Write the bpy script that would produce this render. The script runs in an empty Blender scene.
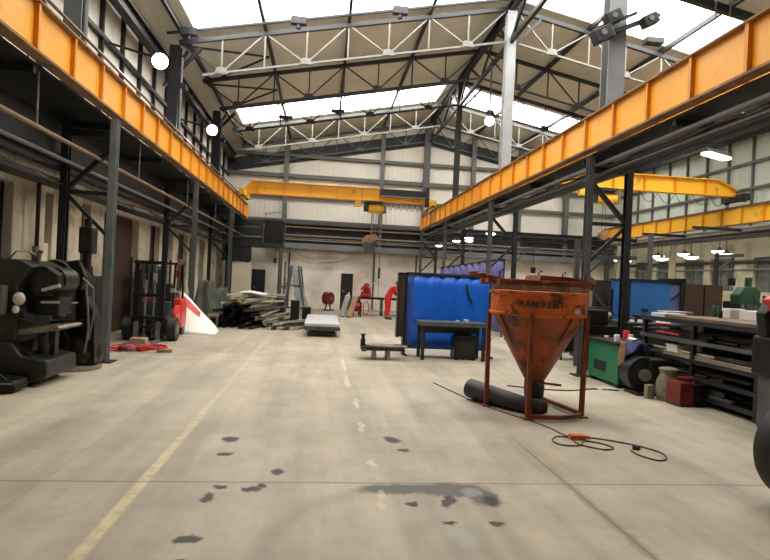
import bpy, bmesh, math, random
from mathutils import Vector, Matrix
random.seed(11)
S = bpy.context.scene
COL = S.collection
PI = math.pi

# ------------------------------------------------------------------ materials
def new_mat(name):
    m = bpy.data.materials.new(name); m.use_nodes = True
    nt = m.node_tree; b = nt.nodes['Principled BSDF']
    return m, nt, b

def mat(name, col, rough=.6, metal=0., var=.18, scale=3., bump=0., dirt=None, dscale=1.3, damt=.5, dedge=None, emit=None, estr=0.):
    """procedural paint / metal: noise variation, optional patches of a second colour, optional bump"""
    m, nt, b = new_mat(name)
    N, L = nt.nodes, nt.links
    tc = N.new('ShaderNodeTexCoord')
    n = N.new('ShaderNodeTexNoise'); n.inputs['Scale'].default_value = scale; n.inputs['Detail'].default_value = 5
    L.new(tc.outputs['Object'], n.inputs['Vector'])
    r = N.new('ShaderNodeValToRGB')
    r.color_ramp.elements[0].position = .3; r.color_ramp.elements[1].position = .72
    r.color_ramp.elements[0].color = tuple(c * (1 - var) for c in col) + (1,)
    r.color_ramp.elements[1].color = tuple(min(1, c * (1 + var)) for c in col) + (1,)
    L.new(n.outputs['Fac'], r.inputs['Fac'])
    out = r.outputs['Color']
    if dirt:
        n2 = N.new('ShaderNodeTexNoise'); n2.inputs['Scale'].default_value = dscale; n2.inputs['Detail'].default_value = 8
        n2.inputs['Roughness'].default_value = .65
        L.new(tc.outputs['Object'], n2.inputs['Vector'])
        r2 = N.new('ShaderNodeValToRGB'); r2.color_ramp.elements[0].position = .66 - damt * .3 if dedge is None else dedge; r2.color_ramp.elements[1].position = .70 if dedge is None else dedge + .09
        L.new(n2.outputs['Fac'], r2.inputs['Fac'])
        mx = N.new('ShaderNodeMix'); mx.data_type = 'RGBA'
        L.new(r2.outputs['Color'], mx.inputs[0]); L.new(out, mx.inputs[6]); mx.inputs[7].default_value = tuple(dirt) + (1,)
        out = mx.outputs[2]
    L.new(out, b.inputs['Base Color'])
    b.inputs['Roughness'].default_value = rough; b.inputs['Metallic'].default_value = metal
    if bump:
        bp = N.new('ShaderNodeBump'); bp.inputs['Strength'].default_value = bump; bp.inputs['Distance'].default_value = .02
        L.new(n.outputs['Fac'], bp.inputs['Height']); L.new(bp.outputs['Normal'], b.inputs['Normal'])
    if emit:
        b.inputs['Emission Color'].default_value = tuple(emit) + (1,); b.inputs['Emission Strength'].default_value = estr
    return m

def wave_wall(name, col, axis, period, dirt=(.3, .27, .2), damt=.3, depth=.3):
    """profiled cladding"""
    m = mat(name, col, .6, 0, .07, .8, 0, dirt, .5, damt)
    nt = m.node_tree; N, L = nt.nodes, nt.links; b = N['Principled BSDF']
    tc = N.new('ShaderNodeTexCoord'); w = N.new('ShaderNodeTexWave'); w.bands_direction = axis
    w.inputs['Scale'].default_value = .314 / period; w.inputs['Distortion'].default_value = 0
    L.new(tc.outputs['Object'], w.inputs['Vector'])
    bp = N.new('ShaderNodeBump'); bp.inputs['Strength'].default_value = depth; bp.inputs['Distance'].default_value = .03
    L.new(w.outputs['Fac'], bp.inputs['Height']); L.new(bp.outputs['Normal'], b.inputs['Normal'])
    return m

def brick_mat(name, col, mort, flip=False):
    m, nt, b = new_mat(name); N, L = nt.nodes, nt.links
    tc = N.new('ShaderNodeTexCoord'); mp = N.new('ShaderNodeMapping')
    mp.inputs['Rotation'].default_value = (PI / 2, 0, PI / 2 if flip else 0)
    L.new(tc.outputs['Object'], mp.inputs['Vector'])
    br = N.new('ShaderNodeTexBrick'); br.inputs['Scale'].default_value = 1.
    br.inputs['Brick Width'].default_value = .42; br.inputs['Row Height'].default_value = .2; br.inputs['Mortar Size'].default_value = .012
    br.inputs['Color1'].default_value = tuple(col) + (1,); br.inputs['Color2'].default_value = tuple(c * .95 for c in col) + (1,)
    br.inputs['Mortar'].default_value = tuple(mort) + (1,)
    L.new(mp.outputs['Vector'], br.inputs['Vector'])
    n = N.new('ShaderNodeTexNoise'); n.inputs['Scale'].default_value = .8; n.inputs['Detail'].default_value = 8
    L.new(tc.outputs['Object'], n.inputs['Vector'])
    r = N.new('ShaderNodeValToRGB'); r.color_ramp.elements[0].position = .35; r.color_ramp.elements[1].position = .6
    r.color_ramp.elements[0].color = (.55, .5, .42, 1); r.color_ramp.elements[1].color = (1, 1, 1, 1)
    L.new(n.outputs['Fac'], r.inputs['Fac'])
    mx = N.new('ShaderNodeMix'); mx.data_type = 'RGBA'; mx.blend_type = 'MULTIPLY'; mx.inputs[0].default_value = .6
    L.new(br.outputs['Color'], mx.inputs[6]); L.new(r.outputs['Color'], mx.inputs[7])
    L.new(mx.outputs[2], b.inputs['Base Color']); b.inputs['Roughness'].default_value = .75
    bp = N.new('ShaderNodeBump'); bp.inputs['Strength'].default_value = .3; bp.inputs['Distance'].default_value = .01
    L.new(br.outputs['Fac'], bp.inputs['Height']); bp.invert = True
    L.new(bp.outputs['Normal'], b.inputs['Normal'])
    return m

def lamp_mat(name, col, s):
    m, nt, b = new_mat(name)
    b.inputs['Base Color'].default_value = tuple(col) + (1,)
    b.inputs['Emission Color'].default_value = tuple(col) + (1,); b.inputs['Emission Strength'].default_value = s
    return m

M = {}
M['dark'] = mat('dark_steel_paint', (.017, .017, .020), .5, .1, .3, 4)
M['grey'] = mat('grey_steel_paint', (.085, .087, .09), .5, .1, .2, 3)
M['midgrey'] = mat('mid_grey_paint', (.17, .175, .18), .5, 0, .15, 2)
M['light'] = mat('pale_grey_paint', (.215, .21, .195), .5, 0, .1, 3)
M['col_light'] = mat('column_pale_paint', (.36, .36, .37), .5, 0, .12, 2)
M['col_mid'] = mat('column_grey_paint', (.25, .26, .275), .5, 0, .12, 2)
M['rail'] = mat('sheeting_rail_paint', (.12, .125, .115), .55, 0, .15, 2)
M['yellow'] = mat('crane_yellow_paint', (1.0, .42, .025), .4, 0, .07, 1.2, 0, (.66, .25, .02), 1.6, .2)
M['yellow2'] = mat('crane_chrome_yellow_paint', (1.0, .52, .03), .4, 0, .06, 1.2, 0, (.55, .27, .03), 2.2, .25)
M['stiff'] = mat('crane_stiffener_shaded', (.74, .27, .008), .42, 0, .08, 2)  # same paint as the beams, darkened: shadow of the thin bars in the colour
M['rusty_edge'] = mat('rusty_flange', (.30, .16, .07), .7, .1, .3, 5, .2, (.12, .07, .04), 3, .5)
M['tan'] = mat('tan_conductor_tube', (.24, .15, .085), .5, .2, .2, 5)
M['pipe'] = mat('pipe_paint', (.075, .062, .055), .4, .3, .25, 3)
M['clad'] = wave_wall('far_cladding', (.80, .755, .68), 'X', .25, (.62, .58, .50), .1, .25)
M['cladL'] = wave_wall('left_cladding', (.78, .74, .66), 'Y', .25, (.55, .5, .42), .3, .3)
M['cladR'] = wave_wall('right_cladding', (.60, .66, .58), 'Y', .25, (.45, .5, .44), .2, .3)
M['roof'] = wave_wall('roof_lining', (.80, .77, .67), 'X', .35, (.62, .60, .52), .35, .25)
M['brick'] = brick_mat('white_painted_block', (.86, .79, .72), (.80, .73, .66))
M['brickL'] = mat('cream_painted_render', (.60, .52, .40), .8, 0, .14, 1.2, .15, (.20, .155, .105), 1.1, .6)
M['brickR'] = mat('cream_pillar_render', (.50, .46, .33), .8, 0, .14, 1.2, .1, (.24, .21, .15), 1.3, .55)
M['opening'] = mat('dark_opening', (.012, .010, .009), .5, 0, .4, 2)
M['brown'] = mat('brown_panel', (.055, .028, .020), .6, 0, .3, 2)
M['winglass'] = mat('grimy_window_glass', (.17, .18, .165), .25, 0, .3, 3, 0, (.07, .065, .055), 2.5, .5)
M['navy'] = mat('navy_door_paint', (.010, .017, .032), .4, 0, .15, 2)
M['black'] = mat('black_iron', (.008, .008, .009), .42, .3, .4, 5, .1)
M['rubber'] = mat('black_rubber', (.020, .020, .021), .55, 0, .3, 8, .15)
M['machine'] = mat('machine_green_black', (.018, .020, .016), .45, .1, .3, 2, .05, (.008, .007, .006), 2.5, .45)
M['machine2'] = mat('machine_oily_iron', (.026, .021, .017), .4, .5, .5, 6, .25, (.007, .006, .006), 3, .6)
M['panelgreen'] = mat('switch_panel_paint', (.095, .10, .082), .5, 0, .1, 2)
M['bright'] = mat('bright_machined_steel', (.62, .60, .56), .3, .8, .15, 6)
M['worktop'] = mat('worn_steel_table', (.24, .20, .155), .35, .4, .35, 5)
M['red'] = mat('signal_red_paint', (.62, .028, .018), .4, 0, .15, 3)
M['redcloth'] = mat('red_workwear', (.68, .02, .022), .8, 0, .15, 7)
M['darkred'] = mat('dark_red_paint', (.17, .014, .014), .45, 0, .25, 3)
M['blue'] = mat('welding_curtain_blue', (.003, .135, .74), .42, 0, .12, 1.3, .05)
M['blue2'] = mat('tank_blue', (.022, .15, .46), .45, 0, .12, 2)
M['blue3'] = mat('tank_side_blue', (.12, .16, .40), .5, 0, .15, 2)
M['purple'] = mat('purple_curtain', (.13, .12, .36), .5, 0, .15, 2)
M['brownframe'] = mat('curtain_edge_brown', (.030, .022, .018), .6, 0, .2, 3)
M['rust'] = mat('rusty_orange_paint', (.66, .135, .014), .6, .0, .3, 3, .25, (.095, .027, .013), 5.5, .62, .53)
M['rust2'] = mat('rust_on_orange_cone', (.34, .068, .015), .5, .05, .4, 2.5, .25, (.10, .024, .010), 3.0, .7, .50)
M['rustframe'] = mat('rusty_frame', (.24, .055, .016), .65, .1, .3, 5, .2, (.07, .022, .012), 4, .6)
M['green'] = mat('cabinet_green', (.008, .15, .065), .45, 0, .15, 2, 0, (.008, .06, .03), 2, .4)
M['mgreen'] = mat('machine_green', (.02, .075, .04), .45, 0, .2, 3)
M['tarp'] = mat('olive_tarpaulin', (.075, .08, .060), .8, 0, .3, 3, .3)
M['white'] = mat('white_sheet', (.80, .79, .76), .5, 0, .05, 2)
M['silver'] = mat('galvanised_sheet', (.66, .68, .72), .35, .2, .1, 3)
M['steelbar'] = mat('mill_steel', (.17, .155, .135), .45, .4, .35, 4)
M['steelbar2'] = mat('weathered_steel', (.42, .37, .28), .6, .2, .3, 4)
M['steelbar3'] = mat('dark_mill_steel', (.012, .011, .010), .5, .4, .3, 4)
M['wood'] = mat('dirty_timber', (.30, .20, .11), .75, 0, .3, 6, .1)
M['woodtop'] = mat('oily_worktop', (.13, .085, .05), .6, 0, .35, 4, .1)
M['cyl'] = mat('gas_cylinder_tan', (.42, .27, .15), .45, 0, .2, 3)
M['cylgrey'] = mat('gas_cylinder_grey', (.36, .36, .33), .45, 0, .2, 3)
M['glassy'] = mat('dusty_grey_sheet', (.36, .42, .43), .35, .1, .15, 2)
M['cream'] = mat('cream_partition', (.72, .65, .52), .7, 0, .08, 1)
M['card'] = mat('cardboard', (.36, .27, .18), .8, 0, .12, 5)
M['bag'] = mat('dusty_sack', (.22, .19, .14), .9, 0, .35, 7, .3)
M['cablem'] = mat('cable_sheath', (.10, .065, .035), .6, 0, .2, 9)
M['orange'] = mat('orange_plastic', (.55, .10, .02), .45, 0, .1, 4)
M['skin'] = mat('skin', (.48, .27, .18), .6, 0, .06, 5)
M['hair'] = mat('dark_hair', (.03, .02, .016), .7, 0, .2, 12)
M['boot'] = mat('work_boot', (.03, .025, .02), .6, 0, .2, 8)
M['ink'] = mat('stencil_ink', (.035, .03, .045), .7, 0, .3, 12)
M['label'] = mat('paper_label', (.62, .56, .48), .6, 0, .1, 8)
M['cloth_blue'] = mat('blue_rag', (.09, .10, .28), .9, 0, .25, 7)
M['cloth_tan'] = mat('tan_rag', (.30, .17, .09), .9, 0, .25, 7)
M['teal'] = mat('teal_plastic', (.02, .22, .14), .5)
M['signal'] = mat('gable_gap_dark', (.030, .036, .045), .6, 0, .15, 2)  # darkness of the open gable gap put into a flat colour
M['lampbody'] = mat('lamp_housing', (.03, .03, .032), .5, .2)
M['tyre'] = mat('tyre_rubber', (.012, .012, .013), .6, 0, .3, 8, .1)
M['flood'] = lamp_mat('floodlight_lit', (1., .95, .93), 60.)
M['bay'] = lamp_mat('highbay_lit', (1., .97, .82), 5.)
M['cable_pale'] = mat('pale_cable', (.42, .36, .28), .6)

def skylight_mat():
    m = bpy.data.materials.new('skylight_sheet'); m.use_nodes = True
    nt = m.node_tree; nt.nodes.clear(); N, L = nt.nodes, nt.links
    o = N.new('ShaderNodeOutputMaterial'); t = N.new('ShaderNodeBsdfTransparent'); t.inputs['Color'].default_value = (.93, .94, .93, 1)
    tr = N.new('ShaderNodeBsdfTranslucent'); tr.inputs['Color'].default_value = (.9, .9, .87, 1)
    tc = N.new('ShaderNodeTexCoord'); n = N.new('ShaderNodeTexNoise'); n.inputs['Scale'].default_value = 1.5; n.inputs['Detail'].default_value = 6
    L.new(tc.outputs['Object'], n.inputs['Vector'])
    r = N.new('ShaderNodeMapRange'); r.inputs['To Min'].default_value = .15; r.inputs['To Max'].default_value = .4
    L.new(n.outputs['Fac'], r.inputs['Value'])
    mx = N.new('ShaderNodeMixShader'); L.new(r.outputs[0], mx.inputs[0]); L.new(t.outputs[0], mx.inputs[1]); L.new(tr.outputs[0], mx.inputs[2])
    L.new(mx.outputs[0], o.inputs['Surface'])
    return m
M['skylight'] = skylight_mat()

def floor_mat():
    m, nt, b = new_mat('concrete_floor'); N, L = nt.nodes, nt.links
    tc = N.new('ShaderNodeTexCoord')
    P_ = tc.outputs['Object']
    def noise(scale, detail=6, rough=.6, vec=None):
        n = N.new('ShaderNodeTexNoise'); n.inputs['Scale'].default_value = scale; n.inputs['Detail'].default_value = detail
        n.inputs['Roughness'].default_value = rough; L.new(vec or P_, n.inputs['Vector']); return n
    def ramp(src, p0, p1, c0, c1):
        r = N.new('ShaderNodeValToRGB'); e = r.color_ramp.elements
        e[0].position, e[1].position = p0, p1; e[0].color = tuple(c0) + (1,); e[1].color = tuple(c1) + (1,)
        L.new(src, r.inputs['Fac']); return r.outputs['Color']
    def mix(f, a, c, mode='MIX'):
        x = N.new('ShaderNodeMix'); x.data_type = 'RGBA'; x.blend_type = mode
        if isinstance(f, (int, float)): x.inputs[0].default_value = f
        else: L.new(f, x.inputs[0])
        L.new(a, x.inputs[6])
        if isinstance(c, tuple): x.inputs[7].default_value = c + (1,)
        else: L.new(c, x.inputs[7])
        return x.outputs[2]
    def math_(op, a, c=None, clamp=False):
        x = N.new('ShaderNodeMath'); x.operation = op; x.use_clamp = clamp
        for i, v in enumerate((a, c)):
            if v is None: continue
            if isinstance(v, (int, float)): x.inputs[i].default_value = v
            else: L.new(v, x.inputs[i])
        return x.outputs[0]
    big = noise(.35, 6, .6)
    base = ramp(big.outputs['Fac'], .32, .68, (.415, .365, .285), (.575, .515, .415))
    mid = noise(1.7, 8, .65)
    base = mix(.55, base, ramp(mid.outputs['Fac'], .3, .7, (.56, .545, .50), (1.12, 1.10, 1.06)), 'MULTIPLY')
    fine = noise(14, 4, .7)
    base = mix(.4, base, ramp(fine.outputs['Fac'], .25, .75, (.86, .86, .85), (1.06, 1.06, 1.05)), 'MULTIPLY')
    # traffic streaks running up the aisle
    mp = N.new('ShaderNodeMapping'); mp.inputs['Scale'].default_value = (1.3, .12, 1); L.new(P_, mp.inputs['Vector'])
    st = noise(1.6, 5, .6, mp.outputs['Vector'])
    base = mix(.8, base, ramp(st.outputs['Fac'], .36, .6, (.70, .70, .71), (1.04, 1.03, 1.02)), 'MULTIPLY')
    sep = N.new('ShaderNodeSeparateXYZ')
    # distorted coordinates for shaped marks
    dn = noise(8, 5, .7); dv = N.new('ShaderNodeVectorMath'); dv.operation = 'SUBTRACT'; dv.inputs[1].default_value = (.5, .5, .5)
    L.new(dn.outputs['Color'], dv.inputs[0])
    ds = N.new('ShaderNodeVectorMath'); ds.operation = 'SCALE'; ds.inputs['Scale'].default_value = .17; L.new(dv.outputs[0], ds.inputs[0])
    da = N.new('ShaderNodeVectorMath'); da.operation = 'ADD'; L.new(P_, da.inputs[0]); L.new(ds.outputs[0], da.inputs[1])
    D_ = da.outputs[0]
    def blob(x, y, rx, ry, rot=0, edge=.25):
        mp = N.new('ShaderNodeMapping'); mp.vector_type = 'TEXTURE'
        mp.inputs['Location'].default_value = (x, y, 0); mp.inputs['Rotation'].default_value = (0, 0, rot)
        mp.inputs['Scale'].default_value = (rx, ry, 1000); L.new(D_, mp.inputs['Vector'])
        ln = N.new('ShaderNodeVectorMath'); ln.operation = 'LENGTH'; L.new(mp.outputs[0], ln.inputs[0])
        r = N.new('ShaderNodeMapRange'); r.inputs['From Min'].default_value = 1 - edge; r.inputs['From Max'].default_value = 1 + edge
        r.inputs['To Min'].default_value = 1; r.inputs['To Max'].default_value = 0; L.new(ln.outputs['Value'], r.inputs['Value'])
        return r.outputs[0]
    def union(lst):
        o = lst[0]
        for q in lst[1:]: o = math_('MAXIMUM', o, q)
        return o
    dark = union([blob(.82, 5.92, .07, .13, .4), blob(.90, 5.55, .06, .05), blob(-.85, 5.85, .08, .10), blob(-.83, 5.38, .08, .05),
                  blob(-.72, 4.55, .07, .04), blob(-.78, 4.33, .05, .09), blob(-.48, 4.50, .07, .06), blob(-.41, 4.58, .05, .05),
                  blob(-.30, 4.9, .05, .08), blob(-.77, 3.66, .08, .06), blob(1.33, 3.86, .05, .04), blob(.76, 4.22, .05, .035),
                  blob(1.06, 4.27, .05, .13, -.3), blob(1.40, 4.27, .07, .10), blob(-.74, 3.36, .06, .03), blob(.98, 3.88, .05, .03)])
    patch = union([blob(.75, 4.53, .38, .10, .05), blob(1.13, 4.52, .32, .14, 0), blob(1.36, 4.37, .13, .20, .1)])
    wet = union([blob(1.30, 4.46, .08, .09), blob(1.0, 3.66, .08, .17, .3)])
    base = mix(math_('MULTIPLY', patch, .88), base, (.07, .073, .058))
    base = mix(math_('MULTIPLY', dark, .97), base, (.026, .022, .017))
    base = mix(math_('MULTIPLY', wet, .45), base, (.36, .40, .38))
    L.new(P_, sep.inputs[0]); X, Y = sep.outputs[0], sep.outputs[1]
    sd = N.new('ShaderNodeSeparateXYZ'); L.new(D_, sd.inputs[0])
    def line(coord, pos, hw, soft=.6):
        a = math_('ABSOLUTE', math_('SUBTRACT', coord, pos))
        r = N.new('ShaderNodeMapRange'); r.inputs['From Min'].default_value = hw * (1 - soft * .5); r.inputs['From Max'].default_value = hw * (1 + soft)
        r.inputs['To Min'].default_value = 1; r.inputs['To Max'].default_value = 0; L.new(a, r.inputs['Value']); return r.outputs[0]
    def rng(coord, a, c, soft=.2):
        r1 = N.new('ShaderNodeMapRange'); r1.inputs['From Min'].default_value = a - soft; r1.inputs['From Max'].default_value = a + soft; L.new(coord, r1.inputs['Value'])
        r2 = N.new('ShaderNodeMapRange'); r2.inputs['From Min'].default_value = c - soft; r2.inputs['From Max'].default_value = c + soft
        r2.inputs['To Min'].default_value = 1; r2.inputs['To Max'].default_value = 0; L.new(coord, r2.inputs['Value'])
        return math_('MULTIPLY', r1.outputs[0], r2.outputs[0])
    # painted yellow aisle line, worn
    wear = ramp(noise(6, 6, .7).outputs['Fac'], .36, .56, (0, 0, 0), (1, 1, 1))
    yl = math_('MULTIPLY', math_('MULTIPLY', line(X, -1.345, .038, .5), rng(Y, 1.5, 6.5, 1.1)), math_('ADD', math_('MULTIPLY', wear, .5), .14))
    base = mix(yl, base, (.80, .68, .36))
    ylf = math_('MULTIPLY', math_('MULTIPLY', line(X, -1.345, .04, .5), rng(Y, 6.5, 16, 1)), math_('MULTIPLY', wear, .22))
    base = mix(ylf, base, (.78, .66, .42))
    dots = union([blob(.49, 9.2, .04, .5), blob(.54, 7.65, .035, .3), blob(.53, 6.5, .035, .13), blob(.525, 6.3, .035, .09), blob(.54, 5.16, .035, .10),
                  blob(.55, 4.42, .035, .10), blob(.525, 4.2, .035, .09), blob(.5, 11, .04, .8)])
    base = mix(math_('MULTIPLY', dots, .40), base, (.82, .70, .48))
    # slab joints
    js = math_('MAXIMUM', line(Y, 4.655, .008, 1.5), math_('MULTIPLY', line(X, 2.2, .007, 1.5), rng(Y, -5, 5.9, .3)))
    js = math_('MAXIMUM', js, line(Y, 11.1, .009, 1.5)); js = math_('MAXIMUM', js, line(Y, 17.6, .012, 1.5))
    js = math_('MAXIMUM', js, math_('MULTIPLY', line(X, -2.1, .008, 2), .2))
    base = mix(math_('MULTIPLY', js, .72), base, (.10, .085, .065))
    crack = math_('MULTIPLY', line(sd.outputs[0], 2.2, .035, .8), rng(Y, 3.0, 5.0, .4))
    base = mix(math_('MULTIPLY', crack, .5), base, (.17, .145, .11))
    # swept tyre arc by the patch
    aa = N.new('ShaderNodeMapping'); aa.vector_type = 'TEXTURE'; aa.inputs['Location'].default_value = (.75, 3.3, 0); aa.inputs['Scale'].default_value = (1, 1.12, 1000); L.new(P_, aa.inputs['Vector'])
    al = N.new('ShaderNodeVectorMath'); al.operation = 'LENGTH'; L.new(aa.outputs[0], al.inputs[0])
    arc = math_('MULTIPLY', line(al.outputs['Value'], 1.08, .05, 1), rng(X, -.6, .5, .2))
    base = mix(math_('MULTIPLY', arc, .16), base, (.12, .11, .09))
    tr2 = math_('MULTIPLY', line(math_('ADD', X, math_('MULTIPLY', Y, .03)), 1.45, .05, 1), rng(Y, 2.6, 4.3, .2))
    base = mix(math_('MULTIPLY', tr2, .22), base, (.13, .12, .10))
    L.new(base, b.inputs['Base Color'])
    rr = N.new('ShaderNodeMapRange'); rr.inputs['To Min'].default_value = .38; rr.inputs['To Max'].default_value = .68
    L.new(mid.outputs['Fac'], rr.inputs['Value'])
    L.new(math_('SUBTRACT', rr.outputs[0], math_('MULTIPLY', wet, .1)), b.inputs['Roughness']); b.inputs['Specular IOR Level'].default_value = .32
    bp = N.new('ShaderNodeBump'); bp.inputs['Strength'].default_value = .12; bp.inputs['Distance'].default_value = .01
    L.new(fine.outputs['Fac'], bp.inputs['Height']); L.new(bp.outputs['Normal'], b.inputs['Normal'])
    return m
M['floor'] = floor_mat()

# ------------------------------------------------------------------ mesh helpers
class MB:
    def __init__(s): s.bm = bmesh.new()
    def _xf(s, vs, T):
        if T is not None: bmesh.ops.transform(s.bm, matrix=T, verts=vs)
    def box(s, x0, x1, y0, y1, z0, z1, T=None, bevel=0):
        r = bmesh.ops.create_cube(s.bm, size=1)
        vs = r['verts']
        bmesh.ops.transform(s.bm, matrix=Matrix.Translation(((x0 + x1) / 2, (y0 + y1) / 2, (z0 + z1) / 2)) @ Matrix.Diagonal((abs(x1 - x0), abs(y1 - y0), abs(z1 - z0), 1)), verts=vs)
        if bevel:
            es = list({e for v in vs for e in v.link_edges})
            r = bmesh.ops.bevel(s.bm, geom=es, offset=bevel, segments=2, affect='EDGES', profile=.6)
            vs = list({v for f in r['faces'] for v in f.verts} | {v for v in vs if v.is_valid})
        s._xf([v for v in vs if v.is_valid], T); return s
    def bar(s, a, b, w, h=None, up=(0, 0, 1)):
        """rectangular bar from a to b"""
        a, b = Vector(a), Vector(b); d = b - a; l = d.length; d.normalize()
        u = Vector(up)
        if abs(d.dot(u)) > .98: u = Vector((1, 0, 0))
        sx = d.cross(u).normalized(); sz = sx.cross(d).normalized()
        R = Matrix((sx, d, sz)).transposed().to_4x4()
        h = h or w
        T = Matrix.Translation((a + b) / 2) @ R
        return s.box(-w / 2, w / 2, -l / 2, l / 2, -h / 2, h / 2, T)
    def ibeam(s, a, b, w, h, t=.02, up=(0, 0, 1)):
        a, b = Vector(a), Vector(b); d = (b - a); l = d.length; d.normalize()
        u = Vector(up)
        if abs(d.dot(u)) > .98: u = Vector((0, 1, 0))
        sx = d.cross(u).normalized(); sz = sx.cross(d).normalized()
        T = Matrix.Translation((a + b) / 2) @ Matrix((sx, d, sz)).transposed().to_4x4()
        s.box(-w / 2, w / 2, -l / 2, l / 2, h / 2 - t, h / 2, T); s.box(-w / 2, w / 2, -l / 2, l / 2, -h / 2, -h / 2 + t, T)
        return s.box(-t / 2, t / 2, -l / 2, l / 2, -h / 2 + t, h / 2 - t, T)
    def cyl(s, a, b, r, r2=None, n=16, caps=True):
        a, b = Vector(a), Vector(b); d = b - a; l = d.length
        q = d.to_track_quat('Z', 'Y').to_matrix().to_4x4()
        bmesh.ops.create_cone(s.bm, cap_ends=caps, cap_tris=False, segments=n, radius1=r, radius2=r if r2 is None else r2, depth=l, matrix=Matrix.Translation((a + b) / 2) @ q)
        return s
    def ball(s, c, r, sc=(1, 1, 1), n=12):
        bmesh.ops.create_uvsphere(s.bm, u_segments=n, v_segments=max(6, n // 2), radius=r, matrix=Matrix.Translation(c) @ Matrix.Diagonal((sc[0], sc[1], sc[2], 1)))
        return s
    def tube(s, pts, r, n=8, closed=False):
        pts = [Vector(p) for p in pts]; rings = []; m = len(pts)
        for i, p in enumerate(pts):
            if closed: d = pts[(i + 1) % m] - pts[i - 1]
            else: d = pts[min(i + 1, m - 1)] - pts[max(i - 1, 0)]
            d.normalize(); u = Vector((0, 0, 1)) if abs(d.z) < .9 else Vector((1, 0, 0))
            a = d.cross(u).normalized(); c = a.cross(d).normalized()
            rr = r[i] if isinstance(r, (list, tuple)) else r
            rings.append([s.bm.verts.new(p + (a * math.cos(2 * PI * k / n) + c * math.sin(2 * PI * k / n)) * rr) for k in range(n)])
        for i in range(m if closed else m - 1):
            A, B = rings[i], rings[(i + 1) % m]
            for k in range(n): s.bm.faces.new((A[k], A[(k + 1) % n], B[(k + 1) % n], B[k]))
        if not closed:
            s.bm.faces.new(rings[0][::-1]); s.bm.faces.new(rings[-1])
        return s
    def prism(s, poly, axis, a, b, T=None):
        """polygon (list of 2D) extruded along axis: 'Y' -> poly is (x,z); 'X' -> (y,z); 'Z' -> (x,y)"""
        def P(p, t):
            return {'Y': (p[0], t, p[1]), 'X': (t, p[0], p[1]), 'Z': (p[0], p[1], t)}[axis]
        A = [s.bm.verts.new(P(p, a)) for p in poly]; B = [s.bm.verts.new(P(p, b)) for p in poly]; n = len(poly)
        s.bm.faces.new(A); s.bm.faces.new(B[::-1])
        for i in range(n): s.bm.faces.new((A[i], B[i], B[(i + 1) % n], A[(i + 1) % n]))
        s._xf(A + B, T); return s
    def lathe(s, prof, c=(0, 0, 0), n=32, T=None):
        rings = []; allv = []
        for r, z in prof:
            R = [s.bm.verts.new((c[0] + r * math.cos(2 * PI * k / n), c[1] + r * math.sin(2 * PI * k / n), c[2] + z)) for k in range(n)]
            rings.append(R); allv += R
        for A, B in zip(rings, rings[1:]):
            for k in range(n): s.bm.faces.new((A[k], A[(k + 1) % n], B[(k + 1) % n], B[k]))
        s._xf(allv, T); return s
    def quad(s, *p):
        s.bm.faces.new([s.bm.verts.new(q) for q in p]); return s
    def grid(s, f, nu, nv):
        V = [[s.bm.verts.new(f(i / nu, j / nv)) for j in range(nv + 1)] for i in range(nu + 1)]
        for i in range(nu):
            for j in range(nv): s.bm.faces.new((V[i][j], V[i + 1][j], V[i + 1][j + 1], V[i][j + 1]))
        return s
    def build(s, name, m, parent=None, smooth=False, solid=0, bevel=0):
        bmesh.ops.recalc_face_normals(s.bm, faces=s.bm.faces)
        me = bpy.data.meshes.new(name); s.bm.to_mesh(me); s.bm.free()
        me.materials.append(m)
        if smooth:
            for p in me.polygons: p.use_smooth = True
            try: me.set_sharp_from_angle(angle=math.radians(35))
            except Exception: pass
        o = bpy.data.objects.new(name, me); COL.objects.link(o)
        if parent is not None: o.parent = parent
        if solid:
            md = o.modifiers.new('thick', 'SOLIDIFY'); md.thickness = solid; md.offset = 0
        if bevel:
            md = o.modifiers.new('bev', 'BEVEL'); md.width = bevel; md.segments = 2; md.limit_method = 'ANGLE'
        return o

def tag(o, label, cat, group=None):
    o['label'] = label; o['category'] = cat
    if group: o['group'] = group
    return o
def thing(name, label, cat, loc=(0, 0, 0), rz=0, group=None):
    o = bpy.data.objects.new(name, None); COL.objects.link(o); o.empty_display_size = .2
    o.location = loc; o.rotation_euler = (0, 0, rz)
    return tag(o, label, cat, group)
def struct(o):
    o['kind'] = 'structure'; return o
def copy_tree(o, parent=None):
    c = o.copy(); COL.objects.link(c)
    if parent is not None: c.parent = parent
    for ch in list(o.children): copy_tree(ch, c)
    return c

# ------------------------------------------------------------------ building shell
XL, XR, YF, YN = -5.2, 16.2, 30.2, -7.0
RX = 5.5
def rz(x, z0=10.6): return z0 - .2 * abs(x - RX)

struct(MB().box(XL - .3, XR + .3, YN - .3, YF + .3, -.2, 0).build('floor', M['floor']))

SKY = [(7.3, 9.8), (14.3, 16.85), (24.6, 26.9)]  # first band is out of view, placed to brighten the mid floor
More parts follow.
